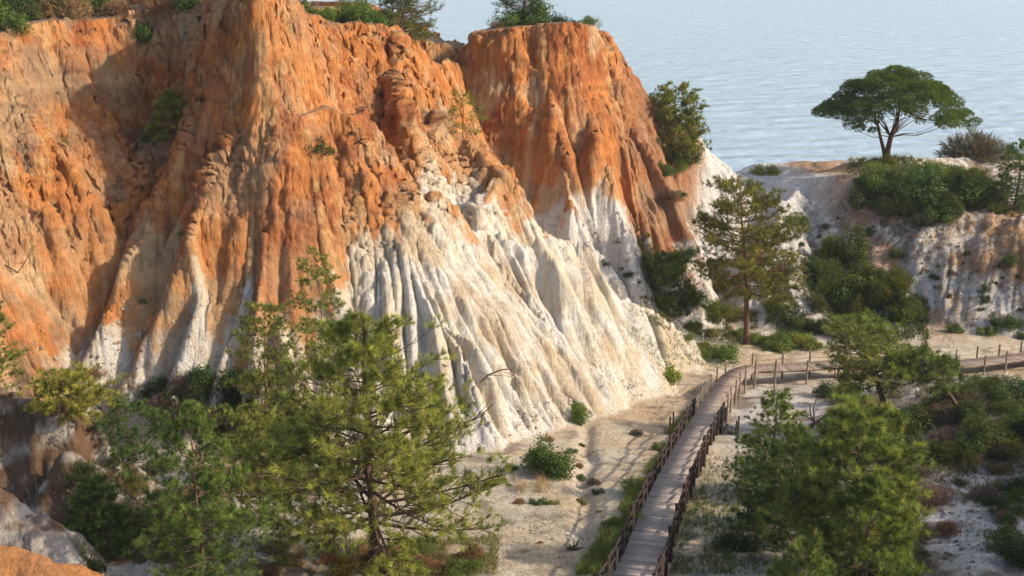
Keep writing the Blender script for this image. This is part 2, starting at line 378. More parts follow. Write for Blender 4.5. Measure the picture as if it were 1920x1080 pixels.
# hillside right of the saddle: white sand with brown soil and litter
hl = sstep(13, 17, PX-4.2*sstep(108, 112, PY)*sstep(134, 128, PY))*sstep(104, 108, PY)*sstep(.02, .1, PZ*0+.2)
hc = mixc(C3(.77, .73, .67), C3(.68, .57, .41), sstep(.0, .4, fbm(PX/4, PY/4, 4, 151))*(1-.85*sstep(37, 33, PX)*sstep(118, 126, PY)))
hc = mixc(hc, C3(.22, .17, .12), sstep(.04, .3, fbm3(PX/.9, PY/.9, PZ/.9, 4, 152, .65)+.25*fbm(PX/6, PY/6, 2, 155)-.4*sstep(36, 30, PX)*sstep(116, 126, PY)-.03)*.8)
def blob(px, py, D, rx, rz): a_ = U(px, py, D); return np.exp(-((PX-a_[0])/rx)**2-((PZ-a_[2])/rz)**2)
dk_ = np.maximum(blob(1650, 440, 119, 4.5, 3.2), .8*blob(1520, 480, 118, 4, 3))
hc = mixc(hc, C3(.17, .13, .10), np.clip(dk_*1.3, 0, 1)*sstep(-.15, .2, fbm3(PX/.7, PY/.7, PZ/.7, 4, 156, .7))*.85)
ob = np.maximum(blob(1835, 420, 117, 3.0, 2.3), blob(1905, 450, 116, 3.0, 3.5))
hc = mixc(hc, C3(.42, .24, .12), np.clip(ob*1.4, 0, 1)*sstep(-.3, .15, fbm3(PX/.8, PY/.8, PZ/.8, 4, 157, .7))*.85)
cr_ = blob(1790, 480, 114, 3.2, 4.5); hc = mixc(hc, C3(.74, .65, .50), np.clip(cr_*1.3, 0, 1)*.7*sstep(-.3, .3, fbm3(PX/3, PY/3, PZ/1, 3, 158)))
tp_ = sstep(21.6, 22.6, PZ)*sstep(122, 126, PY)*sstep(.378*PY/1.2-6.5, .378*PY/1.2-3.5, PX)
hc = mixc(hc, mixc(C3(.20, .15, .08), C3(.15, .17, .06), sstep(-.2, .2, fbm(PX/1.2, PY/1.2, 3, 159))), tp_*.85*sstep(-.5, .1, fbm(PX/3, PY/3, 3, 160)))
hc = mixc(hc, C3(.50, .27, .12), sstep(30, 36, PX)*sstep(.0, .3, fbm(PX/5, PZ/3, 3, 153))*.7)
col = mixc(col, hc, hl*(1-onfl*.6))
# plateau tops: grey brown soil
tp = sstep(.3, .1, stp)*sstep(26, 29, PZ)
col = mixc(col, C3(.30, .22, .14), tp*.9)
# beach side below
col = np.clip(col, .01, .9)
R, K = PX.shape
V = np.stack([PX, PY, PZ], -1).reshape(-1, 3)
idx = np.arange(R*K, dtype=np.int32).reshape(R, K)
F = np.stack([idx[:-1, :-1], idx[:-1, 1:], idx[1:, 1:], idx[1:, :-1]], -1).reshape(-1, 4)
cf = lambda A: A[:-1, :-1].ravel()
yq, xq, fq = cf(PY), cf(PX), cf(onfl)
reg = np.zeros(len(F), np.int8)                       # 0 valley floor
wq = cf(win)
reg[(fq < .5)] = 1                                     # great cliff
reg[(fq < .5) & (yq > 103+0*xq) & (xq < 13.5)] = 2
reg[(fq < .5) & (yq > 103) & (xq >= 13.5)] = 3
reg[(fq < .5) & (yq < 66)] = 4
reg[(reg == 1) & (xq > 14)] = 0
names = [('valley_floor', 'sandy valley floor with pale ochre sand and dry litter under the cliffs', 'ground'),
         ('cliff', 'great orange and white eroded cliff with rain-cut flutes, in front on the left', 'cliff'),
         ('cliff', 'smaller red cliff with a flat bushy top standing behind the great one', 'cliff'),
         ('hillside', 'white sandy hillside on the right carrying the umbrella pine', 'hillside'),
         ('earth_bank', 'near brown and pale eroded bank in the lower left corner', 'bank')]
colf = col.reshape(-1, 3)
for r, (nm, lb, ct) in enumerate(names):
    Fr = F[reg == r]
    used = np.unique(Fr); mp_ = np.zeros(R*K, np.int32); mp_[used] = np.arange(len(used))
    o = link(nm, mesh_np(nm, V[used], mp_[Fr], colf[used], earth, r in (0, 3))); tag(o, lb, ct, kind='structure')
# coarse land beyond the frame on both sides, so the place goes on
def apron(x0f, x1f, name, label, y0=-10, y1=172, n=60):
    ys = np.linspace(y0, y1, 90); s = np.linspace(0, 1, n); YY, SS = np.meshgrid(ys, s, indexing='ij')
    XX = x0f(YY)+(x1f(YY)-x0f(YY))*SS**1.3
    ZZ = samp(H, XX.astype(np.float32), np.maximum(YY, 30).astype(np.float32))
    ZZ = ZZ-.25
    ZZ = np.where(YY < 30, ZZ-.15*(30-YY)*0, ZZ)
    rr, kk = XX.shape; ii = np.arange(rr*kk).reshape(rr, kk)
    FF = np.stack([ii[:-1, :-1], ii[:-1, 1:], ii[1:, 1:], ii[1:, :-1]], -1).reshape(-1, 4)
    cc = np.tile(C3(.40, .28, .17), (rr*kk, 1))
    o = link(name, mesh_np(name, np.stack([XX, YY, ZZ], -1).reshape(-1, 3), FF, cc, earth)); tag(o, label, 'ground', kind='structure')
apron(lambda y: .53*np.maximum(y, 30), lambda y: .53*np.maximum(y, 30)+60, 'ground', 'brown ground rising beyond the right edge of the view')
apron(lambda y: -.49*np.maximum(y, 30), lambda y: -.49*np.maximum(y, 30)-50, 'ground', 'brown ground continuing beyond the left edge of the view')

# ------------------------------------------------------------------ sea
sea, nt, b = nmat('sea_water', .18)
b.inputs['Base Color'].default_value = (.33, .415, .46, 1); b.inputs['Specular IOR Level'].default_value = .5; b.inputs['IOR'].default_value = 1.33
tc = nt.nodes.new('ShaderNodeNewGeometry')
m1 = nt.nodes.new('ShaderNodeMapping'); m1.inputs['Scale'].default_value = (.02, .12, .1); m1.inputs['Rotation'].default_value = (0, 0, math.radians(-12)); nt.links.new(tc.outputs['Position'], m1.inputs[0])
w1 = noise_node(nt, 1.0, 5, .62, m1.outputs[0])
m2 = nt.nodes.new('ShaderNodeMapping'); m2.inputs['Scale'].default_value = (.14, .5, .4); nt.links.new(tc.outputs['Position'], m2.inputs[0])
w2 = noise_node(nt, 1.0, 4, .6, m2.outputs[0])
bb = nt.nodes.new('ShaderNodeBump'); bb.inputs['Strength'].default_value = 1; bb.inputs['Distance'].default_value = 1.7; nt.links.new(w1.outputs[0], bb.inputs['Height'])
b2 = nt.nodes.new('ShaderNodeBump'); b2.inputs['Strength'].default_value = .8; b2.inputs['Distance'].default_value = .5; nt.links.new(w2.outputs[0], b2.inputs['Height']); nt.links.new(bb.outputs[0], b2.inputs['Normal'])
m3 = nt.nodes.new('ShaderNodeMapping'); m3.inputs['Rotation'].default_value = (0, 0, math.radians(-7)); nt.links.new(tc.outputs['Position'], m3.inputs[0])
wv = nt.nodes.new('ShaderNodeTexWave'); wv.bands_direction = 'Y'; wv.inputs['Scale'].default_value = .028; wv.inputs['Distortion'].default_value = 7; wv.inputs['Detail'].default_value = 4; wv.inputs['Detail Scale'].default_value = 1.6; nt.links.new(m3.outputs[0], wv.inputs['Vector'])
b3 = nt.nodes.new('ShaderNodeBump'); b3.inputs['Strength'].default_value = 1; b3.inputs['Distance'].default_value = .9; nt.links.new(wv.outputs['Fac'], b3.inputs['Height']); nt.links.new(b2.outputs[0], b3.inputs['Normal'])
nt.links.new(b3.outputs[0], b.inputs['Normal'])
S = 30000
me = mesh_np('sea', [(-S, 100, 0), (S, 100, 0), (S, S, 0), (-S, S, 0)], [(0, 1, 2, 3)], None, sea)
tag(link('sea', me), 'calm pale blue sea with fine ripples behind the cliffs', 'sea', kind='structure')
# ------------------------------------------------------------------ vegetation builders
def leafmat(name, rough=.55, trans=.3):
    m, nt, b = nmat(name, rough); out = nt.nodes['Material Output']
    at = nt.nodes.new('ShaderNodeVertexColor'); at.layer_name = 'Col'
    oi = nt.nodes.new('ShaderNodeObjectInfo')
    c = mul(nt, at.outputs['Color'], oi.outputs['Color'])
    nt.links.new(c, b.inputs['Base Color'])
    tr = nt.nodes.new('ShaderNodeBsdfTranslucent'); cc = mul(nt, c, (1.25, 1.3, .6)); nt.links.new(cc, tr.inputs[0])
    mx = nt.nodes.new('ShaderNodeMixShader'); mx.inputs[0].default_value = trans
    nt.links.new(b.outputs[0], mx.inputs[1]); nt.links.new(tr.outputs[0], mx.inputs[2]); nt.links.new(mx.outputs[0], out.inputs[0])
    return m
M_leaf = leafmat('foliage')
M_bark, nt, b = nmat('bark', .95)
tcn = nt.nodes.new('ShaderNodeNewGeometry'); mpn = nt.nodes.new('ShaderNodeMapping'); mpn.inputs['Scale'].default_value = (5, 5, 1.6); nt.links.new(tcn.outputs['Position'], mpn.inputs[0])
nn = noise_node(nt, 2.5, 5, .7, mpn.outputs[0]); rr_ = ramp(nt, nn.outputs[0], [(.35, (.045, .028, .02)), (.6, (.17, .105, .07)), (.8, (.26, .18, .13))])
oi = nt.nodes.new('ShaderNodeObjectInfo'); nt.links.new(mul(nt, rr_.outputs[0], oi.outputs['Color']), b.inputs['Base Color'])
bpn = nt.nodes.new('ShaderNodeBump'); bpn.inputs['Distance'].default_value = .04; nt.links.new(nn.outputs[0], bpn.inputs['Height']); nt.links.new(bpn.outputs[0], b.inputs['Normal'])

class Tubes:
    def __init__(s): s.V = []; s.F = []; s.n = 0
    def add(s, pts, rad, k=5):
        P = np.asarray(pts, float); m = len(P); T = np.gradient(P, axis=0); T /= np.linalg.norm(T, axis=1, keepdims=True)+1e-9
        up = np.array([0, 0, 1.]) if abs(T[0][2]) < .8 else np.array([1., 0, 0])
        A = np.cross(T, up); A /= np.linalg.norm(A, axis=1, keepdims=True)+1e-9; B = np.cross(T, A)
        r = np.asarray(rad, float)
        if r.ndim == 0: r = np.full(m, float(r))
        th = np.arange(k)*2*math.pi/k
        ring = P[:, None]+r[:, None, None]*(A[:, None]*np.cos(th)[None, :, None]+B[:, None]*np.sin(th)[None, :, None])
        s.V.append(ring.reshape(-1, 3)); i = np.arange(m*k).reshape(m, k)+s.n
        s.F.append(np.stack([i[:-1], np.roll(i[:-1], -1, 1), np.roll(i[1:], -1, 1), i[1:]], -1).reshape(-1, 4))
        s.n += m*k
        if k >= 6:   # end caps as fans of quads
            for e, row in ((0, i[0]), (1, i[-1])):
                s.V.append(P[[0 if e == 0 else -1]]); c = s.n; s.n += 1
                s.F.append(np.array([[row[j], row[(j+1) % k], row[(j+2) % k], c] for j in range(0, k-1, 2)]))
    def mesh(s, name, mat, smooth=True):
        return mesh_np(name, np.concatenate(s.V), np.concatenate(s.F), None, mat, smooth)
def unit(v): return v/(np.linalg.norm(v, axis=-1, keepdims=True)+1e-9)
def needles(P, Dr, n, L, wd, spread, R, base, tip, var=.25):
    """fans of thin pointed needles, one fan per tuft"""
    T = len(P); d = unit(Dr[:, None]+R.normal(0, spread, (T, n, 3)))
    o = P[:, None]+Dr[:, None]*R.uniform(-.5, .5, (T, n, 1))*L*.6
    side = unit(np.cross(d, R.normal(0, 1, (T, n, 3))))*wd*.5
    ln = L*R.uniform(.6, 1.1, (T, n, 1))
    V = np.stack([o-side, o+side, o+d*ln], 2).reshape(-1, 3)
    F = np.arange(len(V)).reshape(-1, 3)
    t = R.uniform(0, 1, (T, 1, 1)); c = np.array(base)*(1-t)+np.array(tip)*t
    c = c*R.uniform(1-var, 1+var, (T, n, 1))*R.uniform(.62, 1.35, (T, 1, 1))*np.array([1.06, .97, .95]); c = np.repeat(c.reshape(-1, 3), 3, 0)
    return V, F, c
def rotz(v, a):
    c, s_ = math.cos(a), math.sin(a); return np.array([v[0]*c-v[1]*s_, v[0]*s_+v[1]*c, v[2]])
def pine_parts(h, rad, seed, cb=.2, prof=None, nbr=42, nsub=9, lean=(0, 0), up=.35, tl=.26, tw=.014, nn=26, dens=1.0,
               base=(.045, .075, .018), tip=(.13, .155, .03), r0=None, candles=False, top_pow=1.0, droop=0.0, tuftn=3):
    R = np.random.default_rng(seed); prof = prof or (lambda t: (1-t)**.75*min(1, .45+t*2.2))
    r0 = r0 or h*.018
    n = 16; ts = np.linspace(0, 1, n); wob = np.cumsum(R.normal(0, .012*h, (n, 2)), 0)*np.linspace(.2, .6, n)[:, None]
    trunk = np.stack([wob[:, 0]+lean[0]*ts**1.2, wob[:, 1]+lean[1]*ts**1.2, ts*h], -1)
    tb = Tubes(); tb.add(trunk, r0*(1-ts*.86)*(1+.5*np.exp(-ts*22)), 8)
    br = Tubes(); TP = []; TD = []
    def at(t): return np.array([np.interp(t, ts, trunk[:, k]) for k in range(3)])
    az = R.uniform(0, 6.28)
    for i in range(nbr):
        q = (i+R.uniform(0, .6))/nbr; t = cb+(1-cb)*q**top_pow*.985
        az += 2.4+R.uniform(-.4, .4); p = at(t); L = rad*prof(q)*R.uniform(.72, 1.12)+.12
        el = -.12+up*1.3*q+R.uniform(-.12, .2)-droop*(1-q)
        d = np.array([math.cos(az)*math.cos(el), math.sin(az)*math.cos(el), math.sin(el)])
        m = 7; s = np.linspace(0, 1, m); bend = R.normal(0, .08, 3)
        B = p+np.outer(s, d)*L+np.outer(s**2, [bend[0]*L, bend[1]*L, up*L*.45+bend[2]*L])
        rb = max(.012, r0*.36*(1-q*.6)*min(1, L/rad+.3)); br.add(B, rb*(1-s*.8), 5)
        ns = max(4, int(nsub*min(1, L/rad+.3)*dens))
        for j in range(ns):
            f = .22+.78*(j+.5)/ns; bp_ = np.array([np.interp(f, s, B[:, k]) for k in range(3)])
            sg = 1 if j % 2 else -1; a2 = sg*R.uniform(.5, 1.05); dd = rotz(d, a2); dd[2] += up*.6+R.uniform(-.45, .65); dd = unit(dd)
            l2 = L*R.uniform(.22, .42)*(1.12-f*.6)+.1
            e = bp_+dd*l2; mid_ = bp_+dd*l2*.5-np.array([0, 0, .04*l2])
            br.add([bp_, mid_, e], [rb*.38, rb*.28, rb*.12], 4)
            nt_ = max(2, int(l2/.26*dens)+1)
            for kx in range(nt_):
                g = (kx+1)/nt_; q0 = bp_+(e-bp_)*g
                for u_ in range(tuftn if kx == nt_-1 else 1+int(R.uniform() < .35)):
                    td = unit(dd+R.normal(0, .75, 3)+np.array([0, 0, .45])); off = td*R.uniform(.04, .38)*min(1, l2+.3)
                    TP.append(q0+off); TD.append(td)
        TP.append(B[-1]); TD.append(unit(d+np.array([0, 0, .4])))
    for kx in range(8): TP.append(at(1-.015*kx)+R.normal(0, .05, 3)); TD.append(unit(R.normal(0, .4, 3)+np.array([0, 0, 1.])))
    TP = np.array(TP); TD = np.array(TD)
    keep = fbm3(TP[:, 0]/(rad*.28)+seed, TP[:, 1]/(rad*.28), TP[:, 2]/(rad*.2), 2, seed) > -.16     # gaps between boughs
    TP = TP[keep]; TD = TD[keep]
    V, F, c = needles(TP, TD, nn, tl, tw, .8, R, base, tip)
    if candles:   # pale upright spring shoots at branch ends
        sel = R.choice(len(TP), min(len(TP), 260), replace=False); P0 = np.array(TP)[sel]
        P0 = P0[P0[:, 2] > h*.35]
        Dn = unit(R.normal(0, .12, (len(P0), 3))+np.array([0, 0, 1.]))
        V2, F2, c2 = needles(P0+Dn*.08, Dn, 9, .26, .035, .09, R, (.22, .21, .07), (.30, .26, .10))
        F = np.concatenate([F, F2+len(V)]); V = np.concatenate([V, V2]); c = np.concatenate([c, c2])
    return tb, br, (V, F, c)
def make_tree(name, label, cat, loc, parts, rot=0, scale=1, tint=(1, 1, 1), btint=(1, 1, 1), group=None):
    tb, br, (V, F, c) = parts
    e = bpy.data.objects.new(name, None); C.objects.link(e); e.location = loc; e.rotation_euler = (0, 0, rot); e.scale = (scale,)*3
    e.empty_display_size = .3
    tag(e, label, cat, group)
    a = link('trunk', tb.mesh('trunk', M_bark), e); b_ = link('branches', br.mesh('branches', M_bark), e)
    f = link('crown', mesh_np('crown', V, F, c, M_leaf, False), e)
    for o in (a, b_): o.color = (*btint, 1)
    f.color = (*tint, 1)
    return e
def dup(root, loc, rot, scale, label, tint=None, group=None):
    r = root.copy(); C.objects.link(r); r.location = loc; r.rotation_euler = (0, 0, rot)
    r.scale = (scale,)*3 if not isinstance(scale, tuple) else scale
    r['label'] = label
    if group: r['group'] = group
    elif 'group' in r: del r['group']
    for ch in list(root.children):
        c_ = ch.copy(); C.objects.link(c_); c_.parent = r
        if tint and ch.name.split('.')[0] in ('crown', 'foliage'): c_.color = (*tint, 1)
    return r

def shrub_mesh(seed, nleaf=2600, leaf=.05, flat=.75, ncl=16, base=(.05, .08, .02), tip=(.10, .14, .03), needle=False, clr=(.22, .42), low=.05):
    """unit-radius shrub: leaf clumps spread over a dome, stems inside"""
    R = np.random.default_rng(seed)
    a = R.uniform(0, 6.28, ncl); r = np.sqrt(R.uniform(0, 1, ncl))*.72; z = (1-r**1.6)*R.uniform(.35, .95, ncl)*flat+low
    cen = np.stack([np.cos(a)*r*1.12, np.sin(a)*r*.88, z*R.uniform(.7, 1.15, ncl)], -1); cr = R.uniform(clr[0]*.7, clr[1], ncl)
    w_ = R.choice(ncl, nleaf, p=cr**2/np.sum(cr**2)); n = unit(R.normal(0, 1, (nleaf, 3))+np.array([0, 0, .25]))
    sh = R.uniform(0, 1, nleaf) < .22
    P = cen[w_]+n*(1+sh*R.uniform(0, .55, nleaf))[:, None]*(cr[w_]*R.uniform(.55, 1.08, nleaf))[:, None]; P[:, 2] = np.maximum(P[:, 2], R.uniform(0, .12, nleaf))
    if needle:
        V, F, c = needles(P, unit(n+np.array([0, 0, .3])), 5, leaf*2.2, leaf*.22, .5, R, base, tip, .35)
    else:
        t1 = unit(np.cross(unit(n+R.normal(0, .6, n.shape)), R.normal(0, 1, n.shape))); t2 = unit(np.cross(n+R.normal(0, .5, n.shape), t1))
        s = leaf*R.uniform(.6, 1.3, (nleaf, 1))
        V = np.stack([P-t1*s, P-t2*s*.45, P+t1*s, P+t2*s*.45], 1).reshape(-1, 3); F = np.arange(len(V)).reshape(-1, 4)
        tt = R.uniform(0, 1, (nleaf, 1))*.6+.4*(w_ % 3 == 0)[:, None]; c = np.array(base)*(1-tt)+np.array(tip)*tt
        c = np.repeat(c*R.uniform(.7, 1.3, (nleaf, 1)), 4, 0)
    tb = Tubes()
    for i in range(ncl):
        p1 = cen[i]; tb.add([[0, 0, -.1], p1*np.array([.45, .45, .5]), p1], [.03, .02, .008], 4)
        for k in range(2):
            q = p1+R.normal(0, .5, 3)*cr[i]; tb.add([p1*.75, q], [.012, .004], 3)
    return mesh_np('foliage', V, F, c, M_leaf, False), tb.mesh('stems', M_bark)
def twig_mesh(seed, nb=60, base=(.12, .09, .08)):
    """dry heath shrub: a dome of fine grey brown twigs with a few leaves"""
    R = np.random.default_rng(seed); n = unit(R.normal(0, 1, (900, 3))+np.array([0, 0, .9])); n[:, 2] = np.abs(n[:, 2])
    P = n*R.uniform(.35, .95, (900, 1))*np.array([1, 1, .75])
    V, F, c = needles(P, n, 7, .2, .016, .6, R, base, (.20, .16, .12), .35)
    tb = Tubes()
    for i in range(nb):
        d = n[i]*np.array([1, 1, .75]); tb.add([[0, 0, -.05], d*.4+R.normal(0, .05, 3), d*.9], [.016, .011, .004], 3)
    return mesh_np('foliage', V, F, c, M_leaf, False), tb.mesh('stems', M_bark)
SH = {}
def kinds():
    SH['leafy'] = [shrub_mesh(201+i, 3400, .042, .8) for i in range(3)]
    SH['dense'] = [shrub_mesh(261+i, 7500, .042, 1.0, 26, (.05, .085, .022), (.11, .15, .035), False, (.22, .38)) for i in range(2)]
    SH['dark'] = [shrub_mesh(211+i, 3000, .05, .9, 20, (.03, .055, .017), (.075, .11, .03)) for i in range(3)]
    SH['pine'] = [shrub_mesh(221+i, 2300, .06, 1.0, 22, (.05, .085, .02), (.13, .155, .03), True, (.18, .36)) for i in range(3)]
    SH['low'] = [shrub_mesh(231+i, 1800, .06, .42, 16, (.07, .10, .025), (.13, .16, .04)) for i in range(2)]
    SH['heath'] = [twig_mesh(241+i) for i in range(2)]
    SH['tall'] = [shrub_mesh(251+i, 2600, .045, 1.5, 20, (.05, .08, .02), (.11, .14, .03), False, (.16, .34)) for i in range(2)]
kinds()
RS = np.random.default_rng(5)
NAMES = {'leafy': 'shrub', 'dense': 'shrub', 'dark': 'shrub', 'pine': 'pine_shrub', 'low': 'low_shrub', 'heath': 'heath_shrub', 'tall': 'shrub'}
CATS = {'pine': 'pine shrub'}
def shrub(kind, px, py, wpx, label, tint=(1, 1, 1), group=None, hs=1.0, loc=None, sink=.08):
    """a shrub whose foot shows at (px,py) and whose width is wpx photo pixels"""
    x, y, z = loc or hit(px, py)
    r = wpx/2*math.hypot(y, CZ-z)/FPX*1.02
    fm, sm = SH[kind][int(RS.integers(len(SH[kind])))]
    e = bpy.data.objects.new(NAMES[kind], None); C.objects.link(e); e.empty_display_size = .2
    e.location = (x, y+r*.25, z-r*sink); e.rotation_euler = (0, 0, float(RS.uniform(0, 6.28))); q_ = (1, 1, 1) if kind == 'dense' else (float(RS.uniform(.85, 1.25)), float(RS.uniform(.8, 1.15)), float(RS.uniform(.75, 1.2)))
    e.scale = (r*q_[0], r*q_[1], r*hs*q_[2])
    tag(e, label, CATS.get(kind, 'shrub'), group)
    f = link('foliage', fm, e); f.color = (*[t*float(RS.uniform(.9, 1.1)) for t in tint], 1)
    s = link('stems', sm, e); s.color = (.9, .8, .8, 1)
    return e
# ------------------------------------------------------------------ boardwalk
wood, nt, b = nmat('weathered_wood', .85)
tcn = nt.nodes.new('ShaderNodeNewGeometry'); at = nt.nodes.new('ShaderNodeVertexColor'); at.layer_name = 'Col'
nn_ = noise_node(nt, 6, 5, .7, tcn.outputs['Position']); rw = ramp(nt, nn_.outputs[0], [(.3, (.65, .62, .6)), (.7, (1.15, 1.12, 1.1))])
nt.links.new(mul(nt, at.outputs['Color'], rw.outputs[0]), b.inputs['Base Color'])
bpn = nt.nodes.new('ShaderNodeBump'); bpn.inputs['Distance'].default_value = .015; nt.links.new(nn_.outputs[0], bpn.inputs['Height']); nt.links.new(bpn.outputs[0], b.inputs['Normal'])
def fz(y):     # smooth valley floor without bumps
    zf = CZ-(15.7+.2*y); z2 = CZ-34.3-.004*(y-92); k = 1.2
    return k*math.log(math.exp(max(-30, min(30, (zf-z2)/k)))+1)+z2
def deck_pt(px, py, off):
    lo, hi = 30.0, 140.0
    for _ in range(50):
        m = (lo+hi)/2
        if CZ-slope_at(py)*m > fz(m)+off: lo = m
        else: hi = m
    p = U(px, py, lo); return np.array([p[0], p[1], p[2]])
ctrl = [(1148, 1170, .55), (1202, 1060, .55), (1238, 960, .55), (1268, 890, .6), (1302, 823, .7), (1331, 773, .8), (1356, 732, .95), (1378, 704, 1.1), (1408, 692, 1.15), (1450, 690, 1.2), (1500, 688, 1.2),
        (1560, 684, 1.2), (1630, 682, 1.15), (1720, 683, 1.1), (1800, 683, 1.0), (1870, 675, .9), (1930, 668, .8), (2010, 660, .7)]
cp = np.array([deck_pt(*c_) for c_ in ctrl])
def catmull(P, n=24):
    out = []
    Q = np.vstack([2*P[0]-P[1], P, 2*P[-1]-P[-2]])
    for i in range(1, len(Q)-2):
        for t in np.linspace(0, 1, n, endpoint=False):
            out.append(.5*((2*Q[i])+(Q[i+1]-Q[i-1])*t+(2*Q[i-1]-5*Q[i]+4*Q[i+1]-Q[i+2])*t*t+(-Q[i-1]+3*Q[i]-3*Q[i+1]+Q[i+2])*t**3))
    out.append(Q[-2]); return np.array(out)
cl = catmull(cp); sl = np.concatenate([[0], np.cumsum(np.linalg.norm(np.diff(cl, axis=0), axis=1))]); LEN = sl[-1]
def cpt(s):
    p = np.array([np.interp(s, sl, cl[:, k]) for k in range(3)]); q = np.array([np.interp(min(s+.3, LEN), sl, cl[:, k]) for k in range(3)]); o = np.array([np.interp(max(s-.3, 0), sl, cl[:, k]) for k in range(3)])
    t = q-o; t = t/np.linalg.norm(t); sd_ = np.array([t[1], -t[0], 0]); sd_ /= np.linalg.norm(sd_); return p, t, sd_   # sd_ points right
class Boxes:
    def __init__(s): s.V = []; s.F = []; s.c = []; s.n = 0
    def add(s, c0, ax, ay, az, col):
        c0 = np.array(c0, float); v = [c0+sx*ax+sy*ay+sz*az for sz in (-1, 1) for sy in (-1, 1) for sx in (-1, 1)]
        s.V += v; o = s.n
        s.F += [(o, o+2, o+3, o+1), (o+4, o+5, o+7, o+6), (o, o+1, o+5, o+4), (o+2, o+6, o+7, o+3), (o, o+4, o+6, o+2), (o+1, o+3, o+7, o+5)]
        s.c += [col]*8; s.n += 8
    def mesh(s, name, mat): return mesh_np(name, s.V, s.F, np.array(s.c), mat, False)
RB = np.random.default_rng(9); W2 = .89; UPV = np.array([0, 0, 1.])
bw = bpy.data.objects.new('boardwalk', None); C.objects.link(bw); bw.location = tuple(cp[0]); bw['label'] = 'long weathered plank boardwalk with log railings running down the sand valley'; bw['category'] = 'boardwalk'
def bpart(name, me):
    o = link(name, me, bw); o.matrix_parent_inverse = bw.matrix_world.inverted(); o.location = -Vector(cp[0]); return o
bx = Boxes(); s = .1
while s < LEN-.1:
    p, t, sd_ = cpt(s); g = RB.uniform(.62, 1.18); far = min(1, max(0, (s-38)/14))
    col = (np.array([.42, .35, .29])*(1-far)+np.array([.40, .31, .24])*far)*g
    nrm = np.cross(sd_, t); e = RB.uniform(-.03, .03)
    bx.add(p+sd_*e, sd_*W2, t*.066, UPV*.022+RB.normal(0, .002, 3), col); s += .145
bpart('deck', bx.mesh('deck', wood))
for off in (-.62, .62):
    bx = Boxes()
    for s in np.arange(.2, LEN-.9, .9):
        p, t, sd_ = cpt(s+.45); bx.add(p+sd_*off-UPV*.105, sd_*.045, t*.46, UPV*.075, np.array([.34, .26, .18]))
    bpart('stringer', bx.mesh('stringer', wood))
SB = 41.5      # arc length where the bend begins
def post(p, top, bot, r, col, ln=np.zeros(3)):
    tb = Tubes(); tb.add([p+UPV*bot, p+UPV*(top*.5)+ln*.5, p+UPV*(top-.03)+ln, p+UPV*top+ln], [r*1.05, r, r*.97, r*.6], 8)
    V = np.concatenate(tb.V); me = mesh_np('post', V, np.concatenate(tb.F), np.tile(col, (len(V), 1)), wood, True); bpart('post', me)
posts = {-1: [], 1: []}
for side in (-1, 1):
    s = .4 if side < 0 else 1.3; k = 0
    while s < LEN:
        p, t, sd_ = cpt(s); near = s < SB; q = p+sd_*side*(W2+.09)
        gz = hz(q[0], q[1])-.25-p[2]
        dk = np.array([.05, .034, .027])*RB.uniform(.7, 1.4) if near else np.array([.26, .20, .155])*RB.uniform(.8, 1.2)
        r = (.10 if k % 3 < 2 else .07) if near else .078
        lean_ = sd_*RB.uniform(-.05, .05)+t*RB.uniform(-.05, .05)
        post(q, (1.04 if k % 3 < 2 else .93) + RB.uniform(-.06, .08), min(gz, -.3), r, dk, lean_)
        posts[side].append((s, q)); s += ((.34, 1.85, 1.85)[k % 3]) if near else 2.5; k += 1
for side in (-1, 1):
    tb = Tubes(); rp = Tubes()
    for (s0, a), (s1, b1) in zip(posts[side][:-1], posts[side][1:]):
        if s1 < SB+1:
            if s1-s0 < .5: continue
            tilt = RB.uniform(-.04, .04)
            for hh, r in ((.92, .058), (.45, .05)):
                d = (b1-a); tb.add([a+UPV*(hh+tilt+.05)-d*.06, (a+b1)/2+UPV*(hh+RB.uniform(-.02, .02)), b1+UPV*(hh-tilt-.03)+d*.06], r, 6)
        else:
            for hh in (.86, .45):
                k_ = np.linspace(0, 1, 9)[:, None]; sag = -.13*4*k_*(1-k_)
                rp.add(a+(b1-a)*k_+UPV*hh+sag*UPV, .02, 4)
    V = np.concatenate(tb.V); bpart('handrail', mesh_np('handrail', V, np.concatenate(tb.F), np.tile([.05, .035, .028], (len(V), 1)), wood))
    V = np.concatenate(rp.V); bpart('rope', mesh_np('rope', V, np.concatenate(rp.F), np.tile([.33, .27, .2], (len(V), 1)), wood))
# small side stairs at the bend
for side, s in ((-1, 38.8), (1, 39.6)):
    p, t, sd_ = cpt(s); bx = Boxes(); q0 = p+sd_*side*(W2+.12)
    for k in range(4):
        q = q0+sd_*side*(.17+.3*k)-UPV*(.17*(k+1)); bx.add(q, sd_*.14, t*.75, UPV*.022, np.array([.27, .2, .16]))
    for e in (-.72, .72):
        a = q0+t*e; dd = sd_*side*.62-UPV*.36; n_ = unit(np.cross(dd, t)); bx.add(a+dd-UPV*.1, dd, t*.03, UPV*.06, np.array([.24, .18, .14]))
    bpart('side_stair', bx.mesh('side_stair', wood))
    for e in (-.8, .8):
        for kk in (.2, 1.1):
            q = q0+t*e+sd_*side*kk; post(q, .95-.55*kk, -1.2, .06, np.array([.14, .1, .08]))

